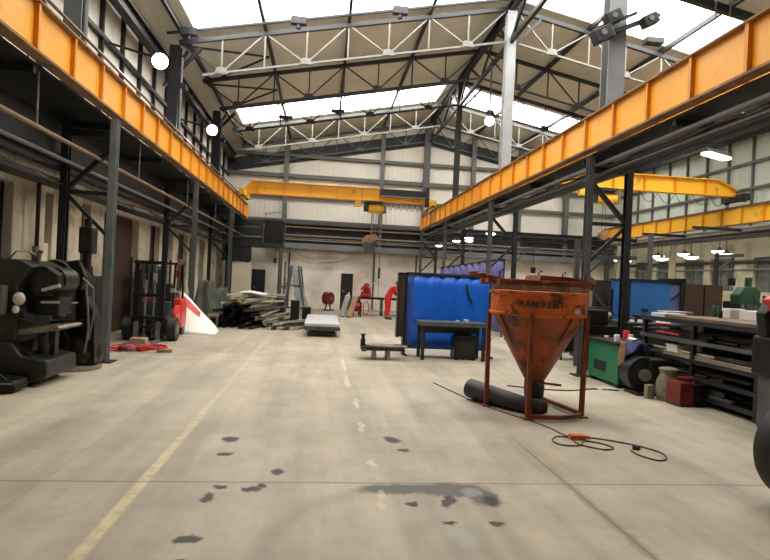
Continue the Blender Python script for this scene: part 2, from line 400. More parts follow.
# roof: panels around the skylight bands
rf = MB()
def slab(mb, x0, x1, y0, y1, t=.08):
    a, b = rz(x0), rz(x1)
    vs = [(x0, y0, a), (x1, y0, b), (x1, y1, b), (x0, y1, a)]
    lo = [mb.bm.verts.new(v) for v in vs]; hi = [mb.bm.verts.new((v[0], v[1], v[2] + t)) for v in vs]
    mb.bm.faces.new(lo); mb.bm.faces.new(hi[::-1])
    for i in range(4): mb.bm.faces.new((lo[i], hi[i], hi[(i + 1) % 4], lo[(i + 1) % 4]))
ys = [YN - .3]
for a, b in SKY: ys += [a, b]
ys.append(YF + .3)
for i in range(0, len(ys), 2):
    slab(rf, XL - .3, RX, ys[i], ys[i + 1]); slab(rf, RX, XR + .3, ys[i], ys[i + 1])
for a, b in SKY:
    slab(rf, XL - .3, -4.0, a, b); slab(rf, 5.1, RX, a, b)
    slab(rf, RX, 5.9, a, b); slab(rf, 14.6, XR + .3, a, b)
struct(rf.build('ceiling', M['roof']))
k = 1
for a, b in SKY:
    for x0, x1 in ((-4.0, 5.1), (5.9, 14.6)):
        w = MB(); w.quad((x0, a, rz(x0) + .04), (x1, a, rz(x1) + .04), (x1, b, rz(x1) + .04), (x0, b, rz(x0) + .04))
        o = struct(w.build('window_%d' % k, M['skylight'])); k += 1
        l = bpy.data.lights.new('skylight_portal', 'AREA'); l.shape = 'RECTANGLE'
        l.size = math.hypot(x1 - x0, rz(x1) - rz(x0)); l.size_y = b - a; l.cycles.is_portal = True
        lo = bpy.data.objects.new('skylight_portal', l); COL.objects.link(lo)
        xm = (x0 + x1) / 2; lo.location = (xm, (a + b) / 2, rz(xm) + .12)
        lo.rotation_euler = (0, -math.atan((rz(x1) - rz(x0)) / (x1 - x0)), 0)

# far wall: painted blockwork below, cladding above, dark-painted strip for the unlit gap under the roof
def gable(z0, x0=XL, x1=XR, off=0.): return [(x0, z0), (x1, z0), (x1, rz(x1) - off), (RX, rz(RX) - off), (x0, rz(x0) - off)]
struct(MB().prism(gable(3.2), 'Y', YF, YF + .2).build('wall_far', M['clad']))
D1, D2 = (-3.70, -2.98, 1.95), (1.02, 1.66, 1.95)
wl = MB(); xs = [XL, D1[0], D1[1], D2[0], D2[1], XR]
wl.box(XL, D1[0], YF - .06, YF + .2, 0, 3.2); wl.box(D1[1], D2[0], YF - .06, YF + .2, 0, 3.2); wl.box(D2[1], XR, YF - .06, YF + .2, 0, 3.2)
wl.box(D1[0], D1[1], YF - .06, YF + .2, D1[2], 3.2); wl.box(D2[0], D2[1], YF - .06, YF + .2, D2[2], 3.2)
struct(wl.build('wall_far_base', M['brick']))
for i, D in enumerate((D1, D2)):
    d = struct(MB().box(D[0] + .05, D[1] - .05, YF - .01, YF + .05, 0, D[2] - .05).build('door_%d' % (i + 1), M['navy'] if i == 0 else M['opening']))
    fr = MB(); fr.box(D[0], D[0] + .05, YF - .08, YF + .06, 0, D[2]); fr.box(D[1] - .05, D[1], YF - .08, YF + .06, 0, D[2]); fr.box(D[0], D[1], YF - .08, YF + .06, D[2] - .05, D[2])
    fr.build('door_frame', M['dark'], d)
    MB().cyl((D[0] + .12, YF - .05, 1.0), (D[0] + .12, YF - .01, 1.0), .02).box(D[0] + .1, D[0] + .22, YF - .07, YF - .045, .99, 1.01).build('door_handle', M['bright'], d)
lv = [(XL, rz(XL) - 1.45), (RX, rz(RX) - 1.45), (XR, rz(XR) - 1.45), (XR, rz(XR) - .75), (RX, rz(RX) - .75), (XL, rz(XL) - .75)]
struct(MB().prism(lv, 'Y', YF - .05, YF - .01).build('trim_1', M['signal']))
# horizontal sheeting rails and posts of the far wall
t = MB()
for z, h in ((4.62, .14), (5.9, .16), (6.98, .2), (8.05, .16)):
    t.box(XL, XR, YF - .22, YF - .02, z - h / 2, z + h / 2)
struct(t.build('trim_2', M['rail']))
for i, (x, w) in enumerate(((-2.12, .24), (2.95, .22), (5.35, .34), (7.95, .24), (10.6, .24), (13.3, .26))):
    struct(MB().ibeam((x, YF - .32, 3.1), (x, YF - .32, rz(x) - .4), w, .2, .03).build('trim_%d' % (3 + i), M['rail'] if i != 2 else M['grey']))
# crossbeam band with service rails on the far wall
band = thing('wall_crossbeam', 'deep dark grey steel crossbeam and rails running across the white far wall', 'beam', (0, YF - .4, 0))
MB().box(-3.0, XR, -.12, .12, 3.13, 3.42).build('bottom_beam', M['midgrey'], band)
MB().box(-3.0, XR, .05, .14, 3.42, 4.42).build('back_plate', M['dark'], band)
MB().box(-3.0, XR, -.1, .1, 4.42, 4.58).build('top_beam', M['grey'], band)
MB().cyl((-2.0, -.1, 3.82), (XR, -.1, 3.82), .045).build('pipe', M['midgrey'], band)
MB().cyl((-2.0, -.1, 3.58), (XR, -.1, 3.58), .04).build('pipe', M['midgrey'], band)
MB().box(-2.0, XR, -.14, .0, 4.22, 4.29).build('conductor_rail', M['tan'], band)
MB().box(-2.0, XR, -.1, .0, 3.66, 3.70).build('conductor_rail', M['rusty_edge'], band)

# walls left / right / near
struct(MB().box(XL - .2, XL, YN, YF, 4.3, rz(XL)).build('wall_left', M['cladL']))
struct(MB().box(XR, XR + .2, YN, YF, 4.4, rz(XR)).build('wall_right', M['cladR']))
struct(MB().prism(gable(0), 'Y', YN - .2, YN).build('wall_near', M['brickL']))
# left base wall: cream piers with dark openings behind
piers = [(-7.0, 3.0), (5.2, 8.9), (10.05, 11.15), (11.45, 11.85), (12.15, 12.75), (13.2, 14.0), (16.55, 17.6), (18.6, 19.2), (20.2, 20.95), (22.3, 22.7), (23.6, 24.4), (25.4, 30.2)]
wl = MB()
for a, b in piers: wl.box(XL - .35, XL, a, b, 0, 3.75)
wl.box(XL - .35, XL - .02, YN, YF, 3.05, 4.3); 
for a, b, z in ((8.9, 10.05, .95), (11.15, 11.45, 2.1), (11.85, 12.15, .9), (12.75, 13.2, 1.1), (17.6, 18.6, 1.0), (19.2, 20.2, 1.0), (20.95, 22.3, .9), (22.7, 23.6, 0.9)): wl.box(XL - .3, XL - .06, a, b, 0, z)
struct(wl.build('wall_left_base', M['brickL'], bevel=.015))
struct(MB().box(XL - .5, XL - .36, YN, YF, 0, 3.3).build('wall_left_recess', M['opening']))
n = 20
for a, b in ((8.9, 10.05), (11.85, 12.15), (12.75, 13.2), (17.6, 18.6), (19.2, 20.2), (20.95, 22.3), (22.7, 23.6)):
    w = struct(MB().box(XL - .22, XL - .2, a, b, 1.0, 3.05).build('window_%d' % n, M['brown'] if n % 2 else M['winglass'])); n += 1
    f = MB()
    for q in range(3):
        yy = a + (b - a) * q / 2; f.box(XL - .24, XL - .16, yy - .025, yy + .025, 1.0, 3.05)
    for q in range(4): f.box(XL - .24, XL - .16, a, b, 1.0 + .68 * q - .02, 1.0 + .68 * q + .02)
    f.build('window_frame', M['dark'], w)
d = struct(MB().box(XL - .3, XL - .24, 14.05, 15.3, 0, 3.05).build('door_3', M['opening']))
d = struct(MB().box(XL - .3, XL - .18, 15.3, 16.5, 0, 3.05).build('door_4', M['brown']))
# right base wall
wl = MB()
rp = [(YN, 14.0), (16.8, 17.6), (19.5, 20.5), (21.9, 22.3), (23.6, 24.2), (25.7, 26.2), (27.6, 28.1), (29.6, 30.2)]
for a, b in rp: wl.box(XR, XR + .3, a, b, 0, 4.4)
wl.box(XR + .02, XR + .3, YN, YF, 0, 1.9); wl.box(XR + .02, XR + .3, YN, YF, 3.2, 4.4)
struct(wl.build('wall_right_base', M['brickR'], bevel=.015))
for (a, b), (c, d_) in zip(rp, rp[1:]):
    w = struct(MB().box(XR + .15, XR + .17, b, c, 1.9, 3.2).build('window_%d' % n, M['winglass'])); n += 1
    f = MB()
    for q in range(4):
        yy = b + (c - b) * q / 3; f.box(XR + .12, XR + .2, yy - .025, yy + .025, 1.9, 3.2)
    for q in range(4): f.box(XR + .12, XR + .2, b, c, 1.9 + .43 * q - .025, 1.9 + .43 * q + .025)
    f.build('window_frame', M['rail'], w)
# sheeting rails + posts of the long walls
for side, x, s in (('left', XL, 1), ('right', XR, -1)):
    t = MB()
    for z in (5.85, 6.85): t.box(x, x + s * .12, YN, YF, z - .05, z + .05)
    for y in [q * 1.3 - 5 for q in range(27)]: t.box(x, x + s * .1, y - .035, y + .035, 4.4, rz(x) - .5)
    struct(t.build('trim_%d' % (12 if s > 0 else 13), M['dark'] if s > 0 else M['rail']))
    t = MB(); t.ibeam((x + s * .35, YN, 7.75 if s > 0 else 7.95), (x + s * .35, YF, 7.75 if s > 0 else 7.95), .22, .36, .03)
    struct(t.build('trim_%d' % (14 if s > 0 else 15), M['dark']))

# ------------------------------------------------------------------ roof steelwork
def topz(x): return 10.35 - .2 * abs(x - RX)
def make_truss(y, side, mt, mb_, label):
    """one half truss. nodes every 1.23 m; side -1 = left bay, +1 = right bay"""
    t = thing('roof_truss', label, 'roof truss', (0, y, 0), 0, 'roof trusses')
    X = lambda k: RX + side * (.12 + 1.23 * k)   # k=0 at ridge
    nn = 8
    def T(k): return Vector((X(k), 0, topz(X(k))))
    def B(k): return Vector((X(k), 0, topz(X(k)) - 1.02))
    MB().bar(T(0), T(nn), .11, .12).build('top_chord', mt, t)
    MB().bar(B(0), B(nn - .55), .06, .055).build('bottom_chord', mb_, t)
    for k in range(1, nn):
        MB().bar(T(k), B(k), .045).build('upright', mb_ if mb_ is M['light'] else mt, t)
    for k in range(1, nn, 2):
        w = .042
        MB().bar(B(k), T(k - 1), w).build('diagonal', mb_, t)
        MB().bar(B(k), T(k + 1), w).build('diagonal', mb_ if k != 7 else mt, t)
        MB().prism([(B(k).x - .2, B(k).z - .03), (B(k).x + .2, B(k).z - .03), (B(k).x + .12, B(k).z + .15), (B(k).x - .12, B(k).z + .15)], 'Y', -.05, .05).build('gusset_plate', mb_, t)
    return t
TR = [(30.0, 'furthest', M['rail'], M['rail']), (26.75, 'second furthest', M['grey'], M['light']), (23.5, 'third furthest, dark,', M['dark'], M['dark']),
      (20.25, 'dark', M['dark'], M['dark']), (17.0, 'pale-webbed', M['dark'], M['light']), (13.75, 'nearest', M['dark'], M['light'])]
desc = {30.0: 'grey roof truss lying against the far wall under the {} slope',
        26.75: 'pale roof truss just beyond the far skylight band, {} slope',
        23.5: 'dark roof truss along the near edge of the far skylight band, {} slope',
        20.25: 'dark roof truss midway between the two skylight bands, {} slope',
        17.0: 'pale-webbed roof truss at the far edge of the near skylight band, {} slope',
        13.75: 'roof truss at the near edge of the near skylight band, {} slope'}
for y, _, mt, mb_ in TR:
    if y == 13.75: continue
    for side, nm in ((-1, 'left'), (1, 'right')):
        make_truss(y, side, mt, mb_, desc[y].format(nm))
for side, nm in ((-1, 'left'), (1, 'right')):
    xe = RX + side * 9.9
    tag(MB().bar((RX + side * .2, 13.95, topz(RX + side * .2)), (xe, 13.95, topz(xe)), .16, .2).build('roof_rafter', M['dark']), 'dark plain rafter at the near edge of the near skylight band, %s slope' % nm, 'rafter', 'plain rafters')
# purlins along the building
pn = 0
for side, nm in ((-1, 'left'), (1, 'right')):
    for j in range(1, 5):
        x = RX + side * (.12 + 2.46 * j - (.15 if j == 4 else 0))
        words = {1: 'first purlin out from the ridge', 2: 'second purlin out from the ridge', 3: 'third purlin out from the ridge', 4: 'eaves purlin, lowest on the roof'}[j]
        tag(MB().box(x - .045, x + .045, 2.5, 30.1, topz(x) + .06, topz(x) + .21).build('roof_purlin', M['dark']), 'dark steel %s, %s slope' % (words, nm), 'purlin', 'roof purlins')
rg = thing('ridge_girder', 'dark lattice girder running along the roof ridge over the columns', 'girder', (RX, 0, 0))
MB().ibeam((0, 4, 10.38), (0, 30, 10.38), .2, .22, .03).build('top_chord', M['dark'], rg)
MB().bar((0, 4, 9.3), (0, 30, 9.3), .12).build('bottom_chord', M['dark'], rg)
yy = 4.0; up = True
while yy < 29.9:
    a = (0, yy, 9.3 if up else 10.3); b = (0, yy + 1.625, 10.3 if up else 9.3)
    MB().bar(a, b, .07).build('lattice_bar', M['dark'], rg); up = not up; yy += 1.625
# horizontal roof bracing near the left eaves
for (y0, y1, lab) in ((17.0, 20.25, 'dark bracing rods in the left roof slope between the skylight bands'), (20.25, 23.5, 'dark bracing rods in the left roof slope beside the far skylight')):
    br = thing('roof_bracing', lab, 'bracing', (0, y0, 0)); dy = y1 - y0
    MB().cyl((-4.3, .05, topz(-4.3) - .1), (-2.05, dy / 2, topz(-2.05) - .05), .035, n=8).build('rod', M['dark'], br)
    MB().cyl((-4.3, dy - .05, topz(-4.3) - .1), (-2.05, dy / 2, topz(-2.05) - .05), .035, n=8).build('rod', M['dark'], br)
# service conduit under the near skylight, with boxes
cd = thing('service_conduit', 'thin dark service conduit with junction boxes crossing the near skylight', 'conduit', (0, 16.2, 0))
MB().bar((-4.6, 0, topz(-4.6) - .05), (5.3, 0, topz(5.3) - .05), .06).build('conduit', M['dark'], cd)
for x in (-4.0, -1.0, 1.9):
    MB().box(x - .22, x + .22, -.1, .1, topz(x) - .18, topz(x) + .02).cyl((x, 0, topz(x) - .3), (x, 0, topz(x) - .18), .07).build('junction_box', M['dark'], cd)
for (x, y, lab) in ((9.7, 16.1, 'dark lamp fitting hanging under the near skylight on the right slope'), (6.3, 14.9, 'dark lamp fitting bolted beside the nearest tall column')):
    f = thing('lamp_fitting', lab, 'lamp fitting', (x, y, rz(x) - .1))
    MB().cyl((0, 0, -.25), (0, 0, .05), .02).build('stem', M['dark'], f)
    MB().box(-.28, .28, -.15, .15, -.4, -.22, bevel=.03).build('housing', M['dark'], f)
for x, lab in ((.35, 'far skylight, middle of the left slope'), (-1.9, 'far skylight, lower left slope'), ):
    f = thing('lamp_fitting', 'small dark lamp fitting under the ' + lab, 'lamp fitting', (x, 24.9, topz(x) + .1), 0)
    MB().cyl((0, 0, -.35), (0, 0, .1), .02).build('stem', M['dark'], f)
    MB().box(-.3, .3, -.1, .1, -.42, -.3).cyl((0, 0, -.5), (0, 0, -.4), .1).build('housing', M['dark'], f)

# ------------------------------------------------------------------ columns
ordn = {10.5: 'nearest', 17.0: 'second', 23.5: 'third', 29.7: 'furthest'}
for y in (10.5, 17.0, 23.5):
    mtl = {10.5: M['col_mid'], 17.0: M['col_light'], 23.5: M['dark']}[y]
    w = {10.5: .34, 17.0: .30, 23.5: .22}[y]
    lab = {10.5: 'grey tall roof column above the orange crane beam, nearest of three', 17.0: 'pale grey tall roof column above the orange crane beam, middle of three',
           23.5: 'dark slim roof column above the orange crane beam, furthest of three'}[y]
    c = thing('roof_column', lab, 'column', (RX, y, 4.34), 0, 'ridge columns')
    MB().ibeam((0, 0, .03), (0, 0, 5.9), w, w * .9, .035, (0, 1, 0)).build('shaft', mtl, c)
    MB().box(-.25, .25, -.22, .22, 0, .04).build('base_plate', M['dark'], c)
    MB().bar((.15, 0, 4.9), (.95, 0, 5.75), .09).build('knee_brace', M['dark'], c)
    MB().bar((0, .15, 4.9), (0, .95, 5.72), .08).build('knee_brace', M['dark'], c)
    MB().bar((0, -.15, 4.9), (0, -.95, 5.72), .08).build('knee_brace', M['dark'], c)
# crow of lamps and plates on the nearest column
cl = thing('column_bracket', 'dark bracket with twin spotlights on the nearest tall column', 'bracket', (5.5, 10.28, 6.8))
MB().bar((-.5, .0, -.28), (.75, -.05, .28), .10, .08).bar((-.42, .0, -.05), (.3, -.05, .28), .07, .05).build('arm', M['dark'], cl)
for q, (x, z, s_) in enumerate(((-.42, -.22, .2), (-.22, .12, .17), (.52, .14, .16))):
    g = MB(); g.box(x - s_, x + s_, -.2, .0, z - s_ * .75, z + s_ * .6, T=Matrix.Translation((x, 0, z)) @ Matrix.Rotation(-.5, 4, 'Y') @ Matrix.Translation((-x, 0, -z)), bevel=.03)
    o_ = g.build('spotlight', M['lampbody'], cl)
    MB().cyl((x, -.215, z), (x, -.2, z), s_ * .3, n=14).build('lens', M['midgrey'], o_)
def portal(xa, xb, y, label, ma, mb_):
    t = thing('crane_column', label, 'column', ((xa + xb) / 2, y, 0), 0, 'crane columns'); h = abs(xb - xa) / 2; s = 1 if xb > xa else -1
    for x, m_ in ((-h * s, ma), (h * s, mb_)):
        MB().ibeam((x, 0, .02), (x, 0, 4.33), .125, .13, .018, (0, 1, 0)).build('leg', m_, t)
        MB().box(x - .16, x + .16, -.16, .16, 0, .025).build('base_plate', M['dark'], t)
    MB().bar((-h, 0, 4.05), (h, 0, 4.05), .1, .12).build('cross_member', M['dark'], t)
    MB().bar((-h * s, 0, 3.85), (h * s, 0, 3.0), .08).build('diagonal_brace', M['dark'], t)
    MB().bar((h * s, 0, 3.0), (-h * s, 0, 2.2), .06).build('diagonal_brace', M['dark'], t)
    MB().bar((-h, 0, 3.0), (h, 0, 3.0), .07).build('cross_member', M['dark'], t)
    return t
names = {10.5: 'nearest in its row', 17.0: 'second in its row', 23.5: 'third in its row', 29.6: 'hard by the far wall'}
for y in (10.5, 17.0, 23.5, 29.3):
    ml = M['pipe'] if y < 20 else M['grey']
    portal(5.14, 5.95, y, 'twin-legged steel crane column right of the aisle, %s' % names.get(y, 'hard by the far wall'), M['grey'], M['dark'])
    portal(-3.79, -4.6, y, 'twin-legged steel crane column left of the aisle, %s' % names.get(y, 'hard by the far wall'), M['midgrey'] if y == 10.5 else M['grey'], M['dark'])
for y in (10.5, 17.0, 23.5, 29.3):
    if y == 10.5: continue
    c = tag(MB().ibeam((15.55, y, 0), (15.55, y, 4.33), .2, .2, .025, (0, 1, 0)).build('steel_column', M['brickR'] if y < 29 else M['grey']),
            'plain steel column under the far right runway beam, %s' % names.get(y, 'hard by the far wall'), 'column', 'right runway columns')
# left roof columns
for y in (10.5, 17.0, 23.5):
    c = thing('wall_column', 'dark roof column with bracket above the left crane beam, %s' % names[y], 'column', (-4.55, y, 4.39), 0, 'left roof columns')
    MB().ibeam((0, 0, .02), (0, 0, 3.85), .3, .26, .03, (0, 1, 0)).build('shaft', M['dark'] if y != 10.5 else M['grey'], c)
    MB().cyl((.22, -.1, .1), (.22, -.1, 3.5), .035, n=8).build('pipe', M['midgrey'], c)
    MB().bar((0, 0, 3.0), (.7, 0, 3.85), .1).build('knee_brace', M['dark'], c)
    MB().box(-.15, .35, -.14, .14, 2.6, 2.75).build('bracket', M['dark'], c)
    MB().bar((-.3, 0, 2.65), (.35, 0, 3.75), .12, .06).build('gusset_plate', M['dark'], c)

# ------------------------------------------------------------------ crane runways
def runway(name, label, x, y0, y1, zb, zt, face, ys0=6.38, pitch=1.07, mt='yellow'):
    t = thing(name, label, 'crane beam', (x, 0, 0), 0, 'crane runway beams')
    MB().box(-.012, .012, y0, y1, zb + .04, zt - .03).build('web_plate', M[mt], t)
    MB().box(-.10, .10, y0, y1, zt - .025, zt).build('top_flange', M['rusty_edge'], t)
    MB().box(-.10, .10, y0, y1, zb, zb + .035).build('bottom_flange', M['rusty_edge'], t)
    MB().box(-.03, .03, y0, y1, zt, zt + .05).build('crane_rail', M['pipe'], t)
    y = ys0
    while y > y0 + pitch: y -= pitch
    while y < y1:
        MB().box(-.075, .075, y - .03, y + .03, zb + .035, zt - .025).build('stiffener', M['stiff'], t); y += pitch
    for yy in (y0, y1): MB().box(-.14, .14, yy - .02, yy + .02, zb, zt).build('end_plate', M[mt], t)
    return t
ZB, ZT = 4.42, 5.10
runway('crane_runway_beam', 'long orange crane runway beam on the left side of the aisle', -3.86, 1.0, 27.9, ZB, ZT, 1, 5.6)
runway('crane_runway_beam', 'long orange crane runway beam on the right side of the aisle', 5.13, 1.0, 29.0, ZB, ZT, -1)
runway('crane_runway_beam', 'yellow crane runway beam along the far right wall', 15.3, 10.0, 29.2, 4.36, 5.02, -1, 10.5, 1.07, 'yellow2')
runway('crane_runway_beam', 'half-hidden crane runway beam behind the right aisle beam', 5.95, 1.0, 29.0, ZB, ZT, 1)
# walkway decks between runway beams and wall
for x0, x1, lab, nm in ((-5.1, -3.95, 'dark steel walkway deck between the left crane beam and wall', 'l'), (5.22, 5.86, 'dark steel walkway deck behind the right aisle crane beam', 'r')):
    w = thing('walkway', lab, 'walkway', ((x0 + x1) / 2, 0, 0)); h = (x1 - x0) / 2
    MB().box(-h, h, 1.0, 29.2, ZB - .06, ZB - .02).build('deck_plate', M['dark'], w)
    for q in range(10): MB().bar((-h, 2 + q * 3, ZB - .12), (h, 2 + q * 3, ZB - .12), .08, .1).build('joist', M['dark'], w)
MB_ = MB()
# deep dark side girder behind left beam (shadowed channel carrying the deck)
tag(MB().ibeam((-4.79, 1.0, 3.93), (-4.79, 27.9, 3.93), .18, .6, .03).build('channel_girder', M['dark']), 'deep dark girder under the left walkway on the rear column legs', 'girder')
# handrail / conductor tubes on the left beam
cr = thing('conductor_rail', 'tan conductor tube on short brackets above the left orange beam', 'rail', (-4.08, 0, 0))
MB().cyl((0, 1, 5.48), (0, 27.5, 5.48), .026, n=8).build('tube', M['tan'], cr)
for q in range(13): MB().bar((.0, 2.3 + q * 2.05, 5.46), (.0, 2.3 + q * 2.05, 5.2), .025).bar((-.02, 2.3 + q * 2.05, 5.2), (.2, 2.3 + q * 2.05, 5.115), .03).build('bracket', M['tan'], cr)
cr = thing('conductor_rail', 'slim pale cable rail higher above the left orange beam near the wall', 'rail', (-4.3, 0, 0))
MB().cyl((0, 1, 5.3), (0, 27.5, 5.3), .018, n=8).build('tube', M['pipe'], cr)
for q in range(9): MB().bar((0, 2.5 + q * 3, 5.6), (-.0, 2.5 + q * 3, 4.4), .02).build('bracket', M['pipe'], cr)
# pipework under the beams
def pipe(x, z, y0, y1, r, m_, lab):
    return tag(MB().cyl((x, y0, z), (x, y1, z), r, n=10).build('service_pipe', m_), lab, 'pipe')
pipe(5.32, 4.17, 1, 29, .042, M['midgrey'], 'grey service pipe just under the right aisle beam, top of the bundle')
pipe(5.36, 3.99, 1, 29, .034, M['pipe'], 'brownish service pipe second from top under the right aisle beam')
pipe(5.5, 3.98, 1, 29, .045, M['dark'], 'dark service pipe lowest in the bundle under the right aisle beam')
pipe(5.66, 4.08, 1, 29, .03, M['midgrey'], 'slim grey service pipe behind the bundle under the right beam')
pipe(5.78, 4.02, 1, 29, .04, M['pipe'], 'rear low service pipe under the right walkway')
pipe(-4.02, 3.60, 1, 29, .034, M['tan'], 'tan service pipe hung below the left crane beam')
pipe(-4.75, 3.42, 1, 29, .06, M['dark'], 'dark service pipe near the left wall, low')
pipe(-4.45, 3.48, 1, 29, .035, M['midgrey'], 'grey service pipe between the left column legs')
pipe(-4.95, 3.62, 1, 29, .05, M['pipe'], 'brownish service pipe against the left wall')
for x, z in ((-4.02, 3.6), (5.33, 4.17)):
    for q in range(6):
        y = 3.9 + q * 4.35
        tag(MB().cyl((x, y, z), (x, y, ZB - .01), .014, n=6).build('pipe_hanger', M['midgrey']),
            ('thin hanger rod holding the tan pipe under the left beam' if x < 0 else 'thin hanger rod holding the grey pipe under the right beam'), 'hanger rod', 'left pipe hangers' if x < 0 else 'right pipe hangers')
ct = thing('cable_tray', 'cluttered cable tray with slack cables under the right walkway', 'cable tray', (5.6, 0, 0))
MB().box(-.08, .05, 3, 29, 4.10, 4.12).build('tray', M['dark'], ct)
for q in range(4):
    pts = []
    for i in range(120):
        y = 4 + i * .205; pts.append((-.08 + q * .035 + .015 * math.sin(i * 1.3 + q), y, 4.17 - .05 * abs(math.sin(i * .19 + q * 1.3)) + .04 * (q % 2)))
    MB().tube(pts, .018, 5).build('cable', M['cablem'] if q % 2 else M['midgrey'], ct)
ct = thing('cable_tray', 'cluttered cable tray with slack cables under the left walkway', 'cable tray', (-4.7, 0, 0))
MB().box(-.3, .1, 3, 29, 3.10, 3.13).build('tray', M['dark'], ct)
for q in range(4):
    pts = [(-.25 + q * .1 + .04 * math.sin(i * 1.1 + q), 4 + i * .205, 3.21 - .07 * abs(math.sin(i * .17 + q * 1.1)) + .05 * (q % 2)) for i in range(120)]
    MB().tube(pts, .02, 5).build('cable', M['cablem'] if q % 2 else M['midgrey'], ct)

for i, (x, z, r_) in enumerate(((14.6, 4.1, .05), (14.7, 3.85, .04), (14.9, 3.98, .06), (15.5, 3.9, .05))):
    pipe(x, z, 10, 29.2, r_, M[('midgrey', 'pipe', 'dark', 'grey')[i]], '%s pipe of the four slung under the far right runway beam' % ('leftmost', 'second', 'third', 'rightmost')[i])
pipe(16.12, 3.05, 10, 29.2, .07, M['dark'], 'thick dark pipe running along the cream right wall above the windows')
pipe(16.16, 2.75, 10, 29.2, .03, M['midgrey'], 'thin grey pipe along the cream right wall across the windows')
for i, y in enumerate((14.5, 18.0, 21.0, 24.5, 27.5)):
    tag(MB().ibeam((6.1, y, 4.05), (14.4, y, 4.05), .12, .16, .02).build('cross_beam', M['dark']) if i in (3, 4) else MB().box(12.6, 14.4, y - .04, y + .04, 3.96, 4.06).build('cross_beam', M['dark']),
        'dark cross beam in the right bay at runway height, %s' % ('nearest', 'second', 'middle', 'fourth', 'furthest')[i], 'beam')

# ------------------------------------------------------------------ overhead cranes
def crane(name, label, x0, x1, y, z0, z1, hx, mt, dz, tlabel):
    t = thing(name, label, 'overhead crane', ((x0 + x1) / 2, y, 0)); c = (x0 + x1) / 2; a, b = x0 - c, x1 - c
    prof = [(a, z0 + .22), (a + .35, z1 - .03), (b - .75, z1 - .03), (b, z0 + .22), (b, z0 + .03), (a, z0 + .03)]
    MB().prism(prof, 'Y', -.01, .01).build('girder_web', M[mt], t)
    g = MB(); g.box(a, b, -.16, .16, z0, z0 + .03)
    g.build('bottom_flange', M[mt], t)
    g = MB(); g.bar((a, 0, z0 + .24), (a + .35, 0, z1 - .015), .3, .03); g.bar((a + .35, 0, z1 - .015), (b - .75, 0, z1 - .015), .3, .03); g.bar((b - .75, 0, z1 - .015), (b, 0, z0 + .24), .3, .03)
    g.build('top_flange', M[mt], t)
    q = a + .6
    while q < b - .8:
        MB().box(q - .012, q + .012, -.13, .13, z0 + .03, z1 - .03).build('stiffener', M['stiff'], t); q += 1.2
    tl = 1.0 if hx < 8 else .6
    for xx in (a, b):
        e = MB().box(xx - .12, xx + .12, -tl, tl, ZT + .1, ZT + .36, bevel=.02).build('end_truck', M[mt] if hx < 8 else M['dark'], t)
        for yy in (-tl * .75, tl * .75): MB().cyl((xx - .05, yy, ZT + .17), (xx + .05, yy, ZT + .17), .115, n=20).build('wheel', M['dark'], e)
    h = hx - c
    MB().box(h - .45, h + .35, -.32, .32, z0 - .12, z0 - .02).build('trolley_frame', M['dark'], t)
    MB().cyl((h - .28, 0, z0 - .36), (h + .42, 0, z0 - .36), .21, n=24).build('hoist_drum', M[mt], t, smooth=True)
    MB().box(h + .32, h + .55, -.18, .18, z0 - .55, z0 - .15, bevel=.03).build('gearbox', M['rusty_edge'], t)
    MB().box(h - .5, h - .28, -.16, .16, z0 - .5, z0 - .16, bevel=.03).build('hoist_motor', M['dark'], t)
    MB().box(h - .95, h - .65, -.12, .12, z0 - .3, z0 + .02, bevel=.02).build('junction_box', M[mt], t)
    MB().cyl((h - .02, 0, z0 - 1.55), (h - .02, 0, z0 - .5), .012, n=6).cyl((h + .1, 0, z0 - 1.55), (h + .1, 0, z0 - .5), .012, n=6).build('hoist_rope', M['midgrey'], t)
    MB().cyl((h + .04, -.08, z0 - 1.7), (h + .04, .08, z0 - 1.7), .17, n=20).build('pulley_block', M['rusty_edge'], t)
    hk = [(h + .04 + .1 * math.sin(u), 0, z0 - 2.0 + .1 * math.cos(u)) for u in [PI * k / 8 for k in range(0, 13)]]
    MB().tube([(h + .04, 0, z0 - 1.82)] + hk, .028, 8).build('hook', M['dark'], t)
    # festoon cable
    pts = []; n_ = 60; span = b - .5 - (h + .6)
    for i in range(n_ + 1):
        u = i / n_; pts.append((h + .6 + span * u, -.2, z0 - .05 - .35 * abs(math.sin(u * PI * 6))))
    if span > 1: MB().tube(pts, .012, 5).build('festoon_cable', M['dark'], t)
    return t
c1 = crane('overhead_crane', 'yellow overhead crane spanning the aisle close to the far wall', -3.7, 4.95, 26.3, 5.38, 5.98, 2.3, 'yellow2', 0, '')
# dark cable trunking over the right end of crane one
MB().box(-.02 + 1.9, 4.15, -.45, -.25, 5.62, 5.92).build('trunking', M['dark'], c1)
MB().box(1.9, 4.15, -.48, -.24, 5.55, 5.62).build('walk_plate', M['midgrey'], c1)
MB().box(4.0, 4.18, -.5, -.3, 5.2, 6.1).build('buffer_post', M['dark'], c1)
crane('overhead_crane', 'yellow overhead crane in the right-hand bay behind the columns', 6.1, 15.15, 19.3, 5.38, 5.98, 10.0, 'yellow2', 0, '')

